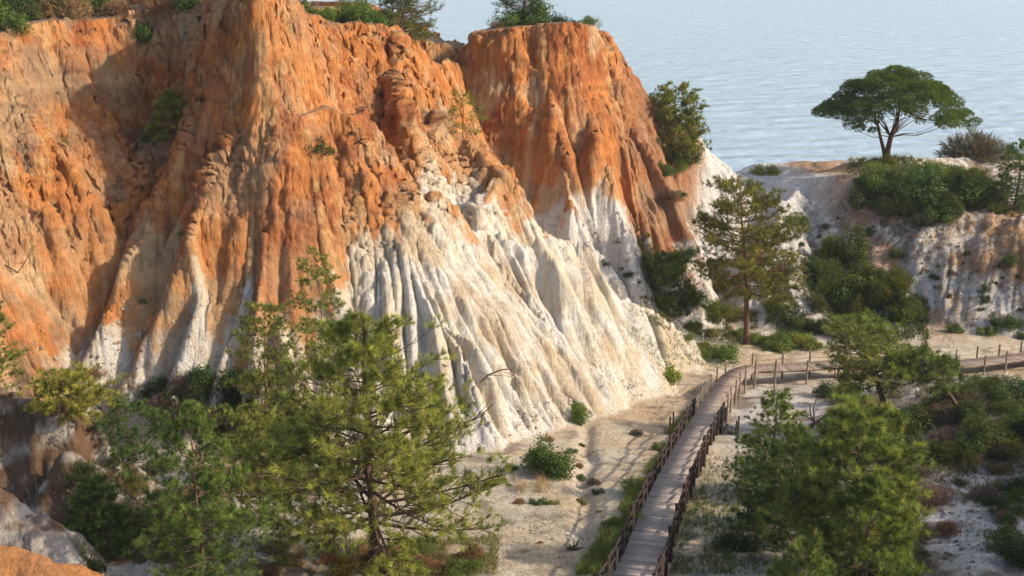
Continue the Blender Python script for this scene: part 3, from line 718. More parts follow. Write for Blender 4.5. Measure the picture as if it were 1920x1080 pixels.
# ------------------------------------------------------------------ trees
BR = (.05, .08, .018); BT = (.15, .175, .035)
def tree_at(name, label, px, py, hpx, wpx, seed, D=None, group=None, tint=(1, 1, 1), btint=(1, 1, 1), **kw):
    if D is None: x, y, z = hit(px, py)
    else:
        x, y, _ = U(px, py, D); z = hz(x, y)
    sd_ = math.hypot(y, CZ-z); h = hpx*sd_/FPX/math.cos(math.atan(slope_at(py))); r = wpx/2*sd_/FPX
    if D is not None: h = CZ-slope_at(py-hpx)*D-z
    return make_tree(name, label, 'pine tree', (x, y, z-.1), pine_parts(h, r, seed, **kw), 0, 1, tint, btint, group), (x, y, z, h, r)
round_ = lambda t: (1-t)**.45*min(1, .6+t*1.4)
cone_ = lambda t: (1-t)**.8*min(1, .55+t*2.5)
big, info = tree_at('pine_tree', 'tallest leafy pine in the foreground, bare dark trunk foot, left of the boardwalk', 706, 1058, 432, 490, 301,
        cb=.16, nbr=86, nsub=15, up=.30, tl=.30, tw=.02, nn=33, dens=1.0, prof=lambda t: (1-t)**.62*min(1, .8+t), base=(0.069, 0.105, 0.023), tip=(0.409, 0.442, 0.089), candles=True, r0=.26)
tree_at('pine_tree', 'dark foreground pine with upright pale shoots at the bottom edge, left of the tallest pine', 385, 1150, 345, 270, 302, tint=(.8, .88, .88),
        cb=.1, nbr=62, nsub=12, up=.42, tl=.22, tw=.02, nn=33, prof=cone_, base=(0.050, 0.094, 0.025), tip=(0.255, 0.321, 0.066), candles=True, r0=.10)
tree_at('pine_tree', 'small dark pine with thin bare trunk between the yellow pine and the dark one', 258, 935, 165, 165, 303, tint=(.8, .88, .88),
        cb=.35, nbr=35, nsub=9, up=.4, tl=.22, tw=.021, nn=30, prof=round_, base=(0.044, 0.080, 0.023), tip=(0.188, 0.265, 0.066), r0=.06)
tree_at('pine_tree', 'young yellow-green pine standing on the brown bank at far left', 140, 858, 140, 150, 304, D=57,
        cb=.15, nbr=45, nsub=10, up=.55, tl=.22, tw=.021, nn=36, prof=round_, base=(0.125, 0.149, 0.027), tip=(0.510, 0.487, 0.099), candles=True, r0=.07)
tree_at('pine_tree', 'slim pine with a thin crown rising behind the tallest pine against the cliff', 598, 705, 235, 125, 305, D=66,
        cb=.45, nbr=29, nsub=9, up=.35, tl=.22, tw=.023, nn=27, prof=round_, base=(0.075, 0.105, 0.025), tip=(0.331, 0.365, 0.089), r0=.07)
tree_at('pine_tree', 'broad loose pine filling the gap left of the tallest pine', 500, 800, 235, 190, 306, D=62,
        cb=.05, nbr=59, nsub=11, up=.3, tl=.22, tw=.023, nn=27, prof=round_, base=(0.062, 0.087, 0.023), tip=(0.288, 0.321, 0.066), r0=.09)
tree_at('pine_tree', 'pine cut off by the left edge, below the cliff', -14, 745, 165, 150, 307, D=64,
        cb=.1, nbr=45, nsub=10, up=.35, tl=.22, tw=.023, nn=27, prof=round_, base=(0.075, 0.105, 0.025), tip=(0.331, 0.365, 0.078), r0=.09)
tree_at('pine_tree', 'light green young pine tucked against the left side of the tallest pine', 490, 985, 200, 150, 308,
        cb=.1, nbr=45, nsub=10, up=.4, tl=.22, tw=.021, nn=33, prof=round_, base=(0.075, 0.112, 0.025), tip=(0.375, 0.409, 0.089), candles=True, r0=.08)
tree_at('pine_tree', 'low dark pine at the bottom edge beside the lower left bank', 195, 1050, 130, 120, 309, tint=(.8, .88, .88),
        cb=.05, nbr=45, nsub=10, up=.35, tl=.22, tw=.021, nn=33, prof=round_, base=(0.044, 0.080, 0.023), tip=(0.200, 0.265, 0.066), r0=.08)
# right of the boardwalk
tree_at('pine_tree', 'broad sunlit pine right of the boardwalk with yellow green outer twigs', 1590, 1080, 285, 300, 311,
        cb=.08, nbr=78, nsub=14, up=.3, tl=.30, tw=.021, nn=33, prof=round_, base=(0.050, 0.094, 0.025), tip=(0.331, 0.375, 0.078), r0=.16)
tree_at('pine_tree', 'pointed lighter pine just right of the boardwalk rail', 1440, 925, 190, 170, 312,
        cb=.1, nbr=45, nsub=11, up=.35, tl=.22, tw=.023, nn=30, prof=cone_, base=(0.062, 0.105, 0.027), tip=(0.310, 0.375, 0.089), r0=.09)
tree_at('pine_tree', 'dark low pine beside the rail, below the pointed lighter pine', 1475, 1010, 170, 250, 313,
        cb=.02, nbr=59, nsub=12, up=.25, tl=.22, tw=.023, nn=30, prof=round_, base=(0.031, 0.062, 0.020), tip=(0.156, 0.232, 0.062), r0=.1)
tree_at('pine_tree', 'soft green pine with twin dark stems at the bottom edge on the right', 1618, 1125, 200, 230, 314,
        cb=.1, nbr=54, nsub=11, up=.4, tl=.22, tw=.02, nn=33, prof=cone_, base=(0.056, 0.100, 0.025), tip=(0.265, 0.331, 0.066), r0=.09)
tree_at('pine_tree', 'pine tip poking up from the bottom edge near the rail', 1500, 1190, 165, 150, 315,
        cb=.1, nbr=35, nsub=9, up=.5, tl=.22, tw=.02, nn=33, prof=cone_, base=(0.062, 0.105, 0.025), tip=(0.265, 0.343, 0.078), candles=True, r0=.06)
tree_at('pine_tree', 'leaning pine with a thick dark trunk in front of the far boardwalk', 1668, 788, 178, 215, 316, lean=(-2.6, .4),
        cb=.38, nbr=45, nsub=11, up=.15, tl=.30, tw=.021, nn=27, prof=round_, base=(0.056, 0.094, 0.025), tip=(0.331, 0.375, 0.078), r0=.24)
tree_at('pine_tree', 'leaning pine with its thin bare trunk slanting up to the left, near the right edge', 1798, 772, 112, 150, 317, lean=(-3.2, .2),
        cb=.5, nbr=29, nsub=10, up=.1, tl=.30, tw=.021, nn=27, prof=round_, base=(0.044, 0.080, 0.025), tip=(0.244, 0.299, 0.066), r0=.19)
tree_at('pine_tree', 'tall open pine standing alone behind the boardwalk bend', 1402, 622, 276, 250, 318, tint=(1.25, 1.2, 1.0), D=105.5, lean=(-1.6, 0), btint=(1.3, 1.15, 1.0),
        cb=.34, nbr=58, nsub=13, up=.22, tl=.34, tw=.036, nn=22, prof=lambda t: (1-t)**.38*min(1, .62+t), base=(.06, .08, .02), tip=(.20, .21, .05), r0=.27)
tree_at('pine_tree', 'loose pine clinging to the dark edge of the far cliff above the sea', 1264, 296, 138, 125, 319, D=124, tint=(1.2, 1.2, 1.1),
        cb=.02, nbr=56, nsub=12, up=.35, tl=.34, tw=.04, nn=22, prof=round_, base=(.09, .12, .03), tip=(.22, .24, .06), r0=.16)
tree_at('pine_tree', 'small pine growing from a gully high on the orange cliff', 322, 285, 105, 85, 320,
        cb=.15, nbr=32, nsub=9, up=.35, tl=.30, tw=.02, nn=24, prof=round_, base=(0.087, 0.119, 0.025), tip=(0.375, 0.398, 0.078), r0=.06)
tree_at('pine_tree', 'thin sparse pine on the notch between the two cliffs', 868, 246, 70, 95, 321, D=96,
        cb=.3, nbr=18, nsub=8, up=.35, tl=.26, tw=.018, nn=15, prof=round_, base=(0.075, 0.100, 0.025), tip=(0.288, 0.310, 0.066), r0=.05)
tree_at('pine_tree', 'dark pine left of the open pine at the foot of the white slope', 1248, 588, 110, 120, 322, D=107,
        cb=.05, nbr=43, nsub=11, up=.3, tl=.30, tw=.024, nn=21, prof=round_, base=(0.037, 0.069, 0.020), tip=(0.188, 0.244, 0.055), r0=.1)
tree_at('pine_tree', 'dark bushy pine cut by the right edge on the hilltop', 1905, 352, 88, 105, 323, D=121,
        cb=.05, nbr=54, nsub=12, up=.25, tl=.30, tw=.026, nn=21, prof=round_, base=(0.037, 0.075, 0.020), tip=(0.177, 0.255, 0.055), r0=.15)

# umbrella pine on the headland
def umbrella():
    R = np.random.default_rng(77); tb = Tubes(); br = Tubes()
    H0, RX = 10.0, 8.4
    t1 = np.array([[.1, 0, -.3], [.12, 0, 1.2], [.35, .1, 2.6], [.9, .1, 4.2], [1.0, 0, 5.6]]); tb.add(t1, [.36, .3, .27, .22, .16], 9)
    t2 = np.array([[-.1, 0, -.2], [-.35, .1, 1.2], [-.75, .15, 2.4], [-1.2, 0, 3.8], [-2.0, -.2, 5.4]]); tb.add(t2, [.24, .21, .18, .15, .11], 8)
    P = []; Dn = []
    ends = []
    n = 135
    for i in range(n):
        rr = math.sqrt((i+.5)/n); a = i*2.39996+R.uniform(-.25, .25)
        x = .9+rr*6.9*math.cos(a)*(.97+R.uniform(-.08, .06)); y = rr*6.8*math.sin(a)
        z = H0-.1-3.9*rr**2.4-R.uniform(0, 1.3)+.5*math.sin(3*a+rr*7)*rr
        if R.uniform() > .08: ends.append((x, y, z, rr, R.uniform(.7, 1.35)))
    for k in range(15):
        a = R.uniform(0, 6.28); q = R.uniform(0, 1)**.5; ends.append((-6.0+2.0*q*math.cos(a), 3.5*q*math.sin(a), 6.0-.9*q*q+R.uniform(-.5, .3), 1.0, R.uniform(.7, 1.05)))
    for k in range(12):
        a = R.uniform(0, 6.28); q = R.uniform(0, 1)**.5; ends.append((7.8+1.6*q*math.cos(a), 3.2*q*math.sin(a), 5.2-.6*q*q+R.uniform(-.8, .4), 1.0, R.uniform(.5, .85)))
    for k in range(10): ends.append((R.uniform(-4.5, -2), R.uniform(-3, 3), R.uniform(3.4, 4.3), 1.0, R.uniform(.45, .75)))
    for k in range(10): ends.append((R.uniform(3.2, 7), R.uniform(-3, 3), R.uniform(4.0, 4.9), 1.0, R.uniform(.5, .8)))
    hubs = [t1[3], t1[4], t2[3], t2[4], t1[2]]
    for (x, y, z, rr, sz) in ends:
        e = np.array([x, y, z]); 
        hb = min(hubs[:4], key=lambda q: np.linalg.norm(q[:2]-e[:2])) if R.uniform() < .8 else hubs[4]
        if R.uniform() < .4:
            m_ = hb+(e-hb)*.5+np.array([0, 0, -.25-.3*rr]); br.add([hb, hb+(e-hb)*.25+np.array([0, 0, -.1]), m_, e-np.array([0, 0, .3])], [.075, .055, .035, .012], 5)
        nt_ = int(230*sz**2)
        d = unit(R.normal(0, 1, (nt_, 3))+np.array([0, 0, .35])); pts = e+d*np.array([sz, sz, sz*.55])*R.uniform(.75, 1, (nt_, 1))
        P.append(pts); Dn.append(unit(d+np.array([0, 0, .5])))
    V, F, c = needles(np.concatenate(P), np.concatenate(Dn), 7, .24, .04, .6, R, (.04, .08, .02), (.14, .20, .04), .35)
    return tb, br, (V, F, c)
ux, uy, uz = hit(1666, 292)
make_tree('umbrella_pine', 'wide umbrella pine standing alone on the headland against the sea', 'pine tree', (U(1662, 292, 138)[0], 138, hz(U(1662, 292, 138)[0], 138)-.1), umbrella(), 0, 1.0, (1.05, 1.05, .95), (.8, .68, .6))
# ------------------------------------------------------------------ shrubs
def hits(px, py):
    px = np.asarray(px, np.float32); py = np.asarray(py, np.float32)
    D = np.arange(33, 168, .12, dtype=np.float32); u = (540-py)/FPX; dy = CP+u*SP
    t = (SP-u*CP)/(CP+u*SP); out = np.zeros((len(px), 3))
    for a in range(0, len(px), 400):
        q = slice(a, a+400); x = (((px[q]-960)/FPX)/dy[q])[:, None]*D; z = CZ-t[q][:, None]*D
        g = samp(H, x, np.broadcast_to(D, x.shape)); m = g >= z; i = np.where(m.any(1), m.argmax(1), len(D)-1); r = np.arange(len(i))
        out[q] = np.stack([x[r, i], D[i], g[r, i]], -1)
    return out
def in_poly(poly, n, R):
    p = np.array(poly, float); lo, hi = p.min(0), p.max(0); got = []
    while len(got) < n:
        c_ = R.uniform(lo, hi, (n*3, 2)); ok = inside(c_[:, 0], c_[:, 1], poly); got += list(c_[ok])
    return np.array(got[:n])
ORD = ['first', 'second', 'third', 'fourth', 'fifth', 'sixth', 'seventh', 'eighth', 'ninth', 'tenth', 'eleventh', 'twelfth', 'thirteenth', 'fourteenth', 'fifteenth', 'sixteenth', 'seventeenth', 'eighteenth', 'nineteenth', 'twentieth']
KW = {'leafy': 'leafy', 'dark': 'dark green', 'pine': 'needle-leaved', 'low': 'low spreading', 'heath': 'dry twiggy', 'tall': 'upright'}
def name_each(items, place):
    # items: (object, kind, tint index, px); labels by look, then by order from the left
    cls = {}
    for it in items: cls.setdefault((it[1], it[2]), []).append(it)
    TW = ['plain', 'bright', 'olive', 'greyish', 'dull']
    for (k, ti), L in cls.items():
        L.sort(key=lambda q: q[3])
        for i, it in enumerate(L):
            pos = 'lone' if len(L) == 1 else 'leftmost' if i == 0 else 'rightmost' if i == len(L)-1 else ORD[min(i, 19)]+' from left,'
            it[0]['label'] = f"{pos} {TW[ti]} {KW[k]} shrub {place}"
def scatter(poly, n, ks, wr, label, group, tints, seed, hs=1.0, ymin=None):
    R = np.random.default_rng(seed); pts = in_poly(poly, n, R)
    pos = hits(pts[:, 0], pts[:, 1]); items = []; place = PLACE.get(group)
    for (px, py), loc in zip(pts, pos):
        w_ = wr[0]+(wr[1]-wr[0])*R.uniform()**1.6
        ti = int(R.integers(len(tints))); tn = tints[ti]; k = ks[int(R.integers(len(ks)))]
        e = shrub(k, px, py, w_, label, tn, group, hs, tuple(map(float, loc)))
        items.append((e, k, {G1: 1, G2: 0, G3: 1, G4: 4, OL: 2, PU: 3}.get(tn, 2), px))
    if place: name_each(items, place)
G1, G2, G3, G4 = (1.5, 1.45, 1.1), (1, 1, 1), (1.9, 1.7, 1.1), (.8, .9, .9)
OL, PU = (1.7, 1.35, 1.0), (1.15, 1.0, 1.15)
PLACE = {'shrubs along the hillside brow': 'in the fringe below the umbrella pine', 'thicket at the foot of the hillside': 'in the thicket at the hillside foot',
 'shrubs around the tall open pine': 'around the tall open pine', 'shrubs in the lower right corner': 'on white earth, lower right corner', 'low shrubs round the tallest pine': 'near the foot of the tallest pine',
 'shrubs on the right slope': 'on the right slope behind the sunlit pine', 'dark shrubs at the foot of the great cliff': 'at the shaded foot of the great cliff', 'undergrowth at lower left': 'in the undergrowth, lower left',
 'green strip along the left rail': 'along the left boardwalk rail', 'green row behind the boardwalk bend': 'in the row behind the boardwalk bend', 'green row under the pale hillside': 'in the row under the pale hillside',
 'dark clump left of the tall open pine': 'in the clump left of the open pine', 'shrubs on the shoulder of the far cliff': 'on the right shoulder of the far cliff', 'shrubs behind the white mound': 'between white mound and boardwalk bend',
 'small shrubs on the great cliff': 'clinging to the great cliff', 'small shrubs in the gully below the far cliff': 'in the gully below the far cliff', 'tiny plants on the open sand': 'on the open valley sand'}
# single shrubs one can point to
S1 = [('dense', 1088, 792, 66, 'round dark green shrub at the foot of the white cliff, on the sand', G1),
 ('dense', 1018, 893, 118, 'large bushy green shrub on open sand in mid valley, right of the tallest pine', (1.0, 1.1, .8)),
 ('low', 1253, 718, 72, 'low bright yellow green shrub on sand left of the boardwalk bend', G3),
 ('dark', 1303, 796, 38, 'small round green shrub touching the left rail of the boardwalk', G1),
 ('leafy', 1370, 678, 80, 'green shrub behind the start of the boardwalk bend', G1),
 ('leafy', 1322, 668, 62, 'olive shrub left of the green one behind the boardwalk bend', OL),
 ('dark', 590, 296, 72, 'dark shrub on the red ledge in the middle of the great cliff', G2),
 ('dark', 1908, 500, 70, 'dark green shrub cut by the right edge, midway down the hillside', G1),
 ('heath', 1832, 298, 130, 'broad grey brown shrub on the skyline right of the umbrella pine', (.75, .85, .7)),
 ('leafy', 1640, 352, 100, 'olive green shrub just below the foot of the umbrella pine', G1),
 ('dark', 1735, 392, 120, 'largest dark green shrub hanging over the hillside brow', G1),
 ('leafy', 1822, 380, 110, 'pale green rounded shrub at the right end of the brow', G1),
 ('pine', 1690, 350, 90, 'dark mixed shrub on the hilltop behind the brow', G2),
 ('low', 1440, 328, 70, 'low green shrub on the skyline of the saddle', G3),
 ('low', 1245, 330, 60, 'dark shrub on the shaded right shoulder of the far cliff', G2),
 ('pine', 1490, 430, 60, 'olive shrub on the white slope right of the tall open pine', G1),
 ('tall', 1848, 552, 26, 'narrow upright shrub on the pale hillside near the right edge', G2),
 ('tall', 1860, 612, 30, 'small upright dark shrub at the foot of the pale hillside', G2),
 ('leafy', 1840, 722, 62, 'bright green shrub below the far end of the boardwalk', G1),
 ('dark', 1552, 745, 60, 'dark shrub on the sand under the far boardwalk', G2),
 ('heath', 170, 708, 60, 'brown shrub on a white rib at the foot of the great cliff', OL),
 ('low', 1010, 948, 46, 'flat green plant on the sand beside the rill', G4),
 ('dark', 1440, 985, 120, 'dark shrub right beside the lower boardwalk rail', G4),
 ('dark', 1385, 1035, 80, 'small dark shrub in shade near the bottom, right of the boardwalk', G4),
 ('leafy', 268, 570, 34, 'small bright shrub high on a white rib at lower left of the cliff', G3),
 ('low', 350, 440, 36, 'small yellow green tuft on an orange rib of the great cliff', G3)]
for k, px, py, w_, lb, tn in S1: shrub(k, px, py, w_, lb, tn)
scatter([(1590, 318), (1690, 318), (1850, 345), (1880, 400), (1800, 395), (1760, 430), (1690, 430), (1620, 390)], 40, ['leafy', 'dark', 'pine'], (44, 92), 'shrub in the dense green fringe along the hillside brow below the umbrella pine', 'shrubs along the hillside brow', [G1, G2, OL, (1.9, 1.7, 1.1)], 1)
scatter([(1520, 500), (1690, 470), (1725, 590), (1660, 640), (1500, 630), (1450, 590)], 32, ['dark', 'pine', 'leafy', 'leafy'], (50, 95), 'dark green shrub in the thicket at the foot of the hillside', 'thicket at the foot of the hillside', [G2, G1, G1, OL], 2, 1.25)
scatter([(1410, 632), (1530, 645), (1540, 668), (1420, 660)], 10, ['leafy', 'low'], (40, 64), 'bright green shrub in the row behind the boardwalk bend', 'green row behind the boardwalk bend', [G3, G1], 3)
scatter([(1750, 612), (1985, 618), (1985, 634), (1760, 632)], 10, ['leafy', 'dark', 'low'], (34, 62), 'green shrub in the row at the foot of the pale hillside, right', 'green row under the pale hillside', [G1, G2], 4)
scatter([(1208, 510), (1310, 480), (1312, 590), (1225, 585)], 12, ['dark', 'pine'], (36, 70), 'dark shrub in the clump left of the tall open pine', 'dark clump left of the tall open pine', [G2, G1], 5, 1.2)
scatter([(1325, 500), (1480, 480), (1480, 615), (1330, 605)], 18, ['heath', 'pine', 'leafy'], (34, 70), 'olive or brown shrub around the trunk of the tall open pine', 'shrubs around the tall open pine', [OL, G1, PU], 6)
scatter([(1235, 255), (1304, 240), (1312, 300), (1262, 395), (1236, 390)], 16, ['heath', 'dark', 'leafy'], (30, 62), 'shrub on the shaded right shoulder of the far cliff', 'shrubs on the shoulder of the far cliff', [OL, G2, G1], 7)
scatter([(1275, 605), (1405, 625), (1395, 672), (1300, 672)], 8, ['leafy', 'low'], (40, 64), 'green shrub between the white mound and the boardwalk bend', 'shrubs behind the white mound', [G1, OL], 8)
scatter([(1470, 400), (1700, 420), (1985, 500), (1985, 600), (1730, 590), (1480, 470)], 46, ['dark', 'heath', 'leafy'], (9, 26), 'small dark tuft dotted on the pale hillside', 'small tufts on the pale hillside', [G2, OL, PU], 9)
scatter([(1090, 460), (1220, 420), (1220, 540), (1160, 540)], 10, ['dark', 'low'], (14, 36), 'small green shrub in the gully below the far cliff', 'small shrubs in the gully below the far cliff', [G2, G1], 10)
scatter([(70, 180), (440, 130), (330, 330), (240, 420), (80, 300)], 16, ['dark', 'leafy'], (14, 38), 'small dark shrub clinging to the shaded face of the great cliff', 'small shrubs on the great cliff', [G2, G1], 11)
scatter([(270, 735), (500, 715), (530, 800), (300, 800)], 16, ['dark', 'dark', 'heath'], (56, 100), 'dark shrub in the shade at the foot of the great cliff', 'dark shrubs at the foot of the great cliff', [G2, G1], 12)
scatter([(130, 900), (330, 870), (430, 980), (300, 1075), (150, 1060)], 20, ['dark', 'heath', 'pine'], (56, 100), 'dark undergrowth shrub below the pines at lower left', 'undergrowth at lower left', [G2, OL, PU], 13)
scatter([(440, 1035), (900, 1045), (860, 1090), (430, 1090)], 22, ['low', 'heath', 'leafy'], (46, 90), 'low olive or rusty shrub around the foot of the tallest pine', 'low shrubs round the tallest pine', [OL, G1, (2.0, 1.0, .7)], 14)
scatter([(1560, 740), (1700, 790), (1900, 710), (1985, 850), (1700, 880), (1640, 840)], 56, ['heath', 'pine', 'dark', 'leafy'], (46, 104), 'green or greyish shrub on the shaded slope right of the sunlit pine', 'shrubs on the right slope', [G2, PU, OL, G1], 15)
scatter([(1690, 900), (1985, 850), (1985, 1075), (1680, 1075)], 34, ['heath', 'heath', 'dark', 'leafy'], (34, 110), 'small grey or dark shrub on white earth in the lower right corner', 'shrubs in the lower right corner', [PU, PU, G2, OL], 16)
scatter([(940, 830), (1250, 770), (1190, 900), (1120, 1050), (880, 1060)], 16, ['low', 'heath'], (12, 40), 'tiny plant on the open sand of the valley', 'tiny plants on the open sand', [G4, OL], 17)
scatter([(1130, 1010), (1200, 900), (1290, 780), (1300, 800), (1200, 960), (1150, 1070)], 16, ['low', 'leafy'], (34, 66), 'soft green shrub in the strip along the left boardwalk rail', 'green strip along the left rail', [G1, G3], 18)
# shrubs and trees on the cliff tops
def top_at(px, D): x = (px-960)/FPX/ (CP+.22*SP)*D; return (x, D, hz(x, D))
def topshrub(kind, px, D, wpx, label, tn, group=None, hs=1.0): return shrub(kind, px, 0, wpx, label, tn, group, hs, top_at(px, D), .1)
RT = np.random.default_rng(44)
items = []
for i in range(34):
    px = RT.uniform(-20, 440); D = 88+RT.uniform(0, 12)+max(0, (150-px))*-.05; k = ['dark', 'leafy', 'heath', 'dark'][i % 4]; tn = [G2, G1, OL, G1][i % 4]
    items.append((topshrub(k, px, D, RT.uniform(60, 115), 'x', tn, 'fringe on top of the great cliff', 1.2), k, [0, 1, 2, 1][i % 4], px))
name_each(items, 'on top of the great cliff, upper left'); items = []
for i in range(16):
    px = RT.uniform(545, 690); k = ['leafy', 'low', 'dark'][i % 3]
    items.append((topshrub(k, px, 96+RT.uniform(0, 7), RT.uniform(44, 84), 'x', [G1, OL, G3][i % 3], 'shrubs right of the cliff peak', 1.2), k, [1, 2, 1][i % 3], px))
name_each(items, 'behind the rim right of the cliff peak')
for px, D, w_, lb in [(690, 106, 110, 'dark bushy shrub on the rim, left of the overhanging pine'), (640, 104, 80, 'olive shrub on the rim behind the cliff peak')]:
    topshrub('dark', px, D, w_, lb, G1, None, 1.2)
for px, D, w_, lb, k, tn in [(962, 120, 90, 'leftmost pale green shrub on top of the far cliff', 'leafy', G1), (1000, 120, 96, 'large dark shrub in the middle of the far cliff top', 'dark', G1),
     (1042, 121, 72, 'dark shrub right of the middle on the far cliff top', 'dark', G2), (1078, 120, 22, 'smallest shrub on the far cliff top', 'dark', G2), (1102, 120, 54, 'low round shrub near the right end of the far cliff top', 'leafy', G1), (935, 119, 40, 'grey shrub at the left end of the far cliff top', 'heath', OL)]:
    topshrub(k, px, D, w_, lb, tn)
def toptree(name, label, px, D, h, r, seed, **kw):
    x, y, z = top_at(px, D); return make_tree(name, label, 'pine tree', (x, y, z-.1), pine_parts(h, r, seed, **kw))
toptree('pine_tree', 'wind-bent pine overhanging the rim beside the sea, top centre left', 745, 103.5, 4.4, 3.6, 401, cb=.1, nbr=60, nsub=12, up=.1, tl=.28, tw=.024, nn=14, prof=round_, base=(.06, .09, .02), tip=(.17, .20, .04), r0=.2, lean=(1.0, 0))
toptree('pine_tree', 'dark tree on the far cliff top with sea behind it', 985, 122, 4.2, 3.0, 402, cb=.1, nbr=50, nsub=11, up=.3, tl=.28, tw=.026, nn=12, prof=round_, base=(.04, .07, .018), tip=(.11, .14, .03), r0=.16)
toptree('pine_tree', 'bushy tree behind the rim at the upper left corner', 45, 92, 4.2, 3.2, 403, cb=.1, nbr=50, nsub=11, up=.3, tl=.28, tw=.022, nn=12, prof=round_, base=(.04, .07, .018), tip=(.12, .15, .03), r0=.16)

# ------------------------------------------------------------------ grass, litter and dry stalks nobody could count
def tufts(name, label, regs, seed, kind='stuff', cat='grass'):
    R = np.random.default_rng(seed); VV = []; FF = []; CC = []; n0 = 0
    for poly, n, hgt, wd, base, tip, nb in regs:
        pts = in_poly(poly, n, R); keep = fbm(pts[:, 0]/45, pts[:, 1]/28, 3, seed) > -.22; pts = pts[keep]
        P = hits(pts[:, 0], pts[:, 1]); P = P+R.normal(0, .05, P.shape)*np.array([1, 1, 0])
        V, F, c = needles(P, np.tile([0, 0, 1.], (len(P), 1)), nb, hgt, wd, .6, R, base, tip, .3)
        VV.append(V); FF.append(F+n0); CC.append(c); n0 += len(V)
    o = link(name, mesh_np(name, np.concatenate(VV), np.concatenate(FF), np.concatenate(CC), M_leaf, False)); tag(o, label, cat, kind=kind)
GR, GT, DR, DT = (.09, .13, .03), (.20, .24, .07), (.30, .22, .12), (.52, .42, .26)
tufts('green_grass', 'green grass growing along the boardwalk and under the pines', [
  ([(1080, 1080), (1280, 780), (1330, 800), (1180, 1040), (1150, 1080)], 4200, .5, .03, GR, GT, 6),
  ([(1260, 1000), (1330, 880), (1400, 880), (1420, 1080), (1260, 1080)], 900, .35, .03, GR, GT, 6),
  ([(330, 1020), (940, 1010), (930, 1080), (330, 1080)], 3200, .4, .025, GR, (.24, .22, .07), 6),
  ([(1180, 600), (1400, 620), (1400, 690), (1230, 690)], 900, .35, .03, GR, GT, 5),
  ([(1180, 620), (1270, 570), (1290, 680), (1240, 700)], 300, .3, .03, GR, GT, 5)], 501)
tufts('dry_grass', 'pale dry grass and twigs scattered over the sand', [
  ([(900, 900), (1120, 840), (1140, 1080), (780, 1080)], 1700, .16, .018, DR, DT, 5),
  ([(960, 880), (1020, 880), (1030, 925), (970, 930)], 260, .6, .02, DR, DT, 8),
  ([(1600, 385), (1870, 410), (1985, 470), (1985, 560), (1700, 520)], 900, .5, .05, (.16, .11, .05), (.42, .27, .12), 5),
  ([(1240, 900), (1440, 800), (1460, 1080), (1230, 1080)], 1200, .16, .018, (.18, .13, .09), DT, 5),
  ([(1540, 730), (1985, 700), (1985, 900), (1600, 880)], 4200, .5, .03, (.06, .07, .035), (.20, .20, .11), 9),
  ([(1640, 880), (1985, 820), (1985, 930), (1660, 960)], 1000, .35, .026, (.10, .08, .08), (.24, .20, .16), 9),
  ([(1640, 830), (1985, 760), (1985, 1078), (1620, 1078)], 1800, .2, .02, (.12, .09, .07), (.36, .28, .19), 5),
  ([(1160, 560), (1270, 600), (1230, 700), (1190, 660)], 300, .2, .02, (.2, .16, .09), DT, 5),
  ([(540, 1030), (780, 1030), (760, 1078), (540, 1078)], 900, .4, .02, (.30, .12, .04), (.45, .20, .07), 6),
  ([(380, 930), (480, 850), (480, 1000), (400, 1000)], 200, .3, .02, (.30, .12, .04), (.45, .20, .07), 6)], 502)
tufts('undergrowth', 'mixed low green undergrowth in the shade below the cliffs and pines', [
  ([(120, 880), (280, 870), (330, 980), (420, 1030), (420, 1078), (150, 1078)], 2600, .5, .035, (.03, .05, .018), (.12, .14, .04), 9),
  ([(250, 730), (540, 700), (640, 800), (560, 860), (300, 830)], 3200, .55, .04, (.03, .05, .018), (.12, .14, .04), 9),
  ([(1440, 580), (1740, 560), (1740, 660), (1430, 660)], 2600, .6, .06, (.03, .05, .018), (.13, .16, .04), 8),
  ([(1200, 560), (1420, 590), (1420, 650), (1230, 620)], 1300, .5, .05, (.05, .06, .02), (.16, .16, .05), 8),
  ([(1590, 300), (1700, 296), (1870, 330), (1870, 400), (1620, 380), (1590, 330)], 2600, .6, .06, (.05, .07, .02), (.16, .18, .05), 8),
  ([(1290, 820), (1420, 900), (1440, 1078), (1260, 1078)], 900, .3, .03, (.05, .07, .02), (.16, .18, .05), 7)], 505, cat='undergrowth')
tufts('slope_litter', 'dark dead stems and fallen needles littering the slopes', [
  ([(1420, 400), (1700, 400), (1985, 450), (1985, 610), (1440, 600)], 2600, .30, .035, (.06, .045, .035), (.24, .18, .12), 4),
  ([(1180, 420), (1420, 380), (1420, 600), (1200, 580)], 1200, .30, .035, (.06, .045, .035), (.24, .18, .12), 4),
  ([(1000, 380), (1100, 470), (1230, 590), (1190, 600), (1060, 490)], 400, .30, .03, (.10, .08, .035), (.24, .22, .08), 4),
  ([(60, 760), (180, 880), (140, 1000), (20, 860)], 500, .22, .02, (.10, .07, .05), (.3, .2, .13), 5),
  ([(120, 700), (520, 680), (520, 760), (250, 780)], 900, .35, .03, (.12, .09, .05), (.3, .25, .15), 5)], 503, cat='litter')

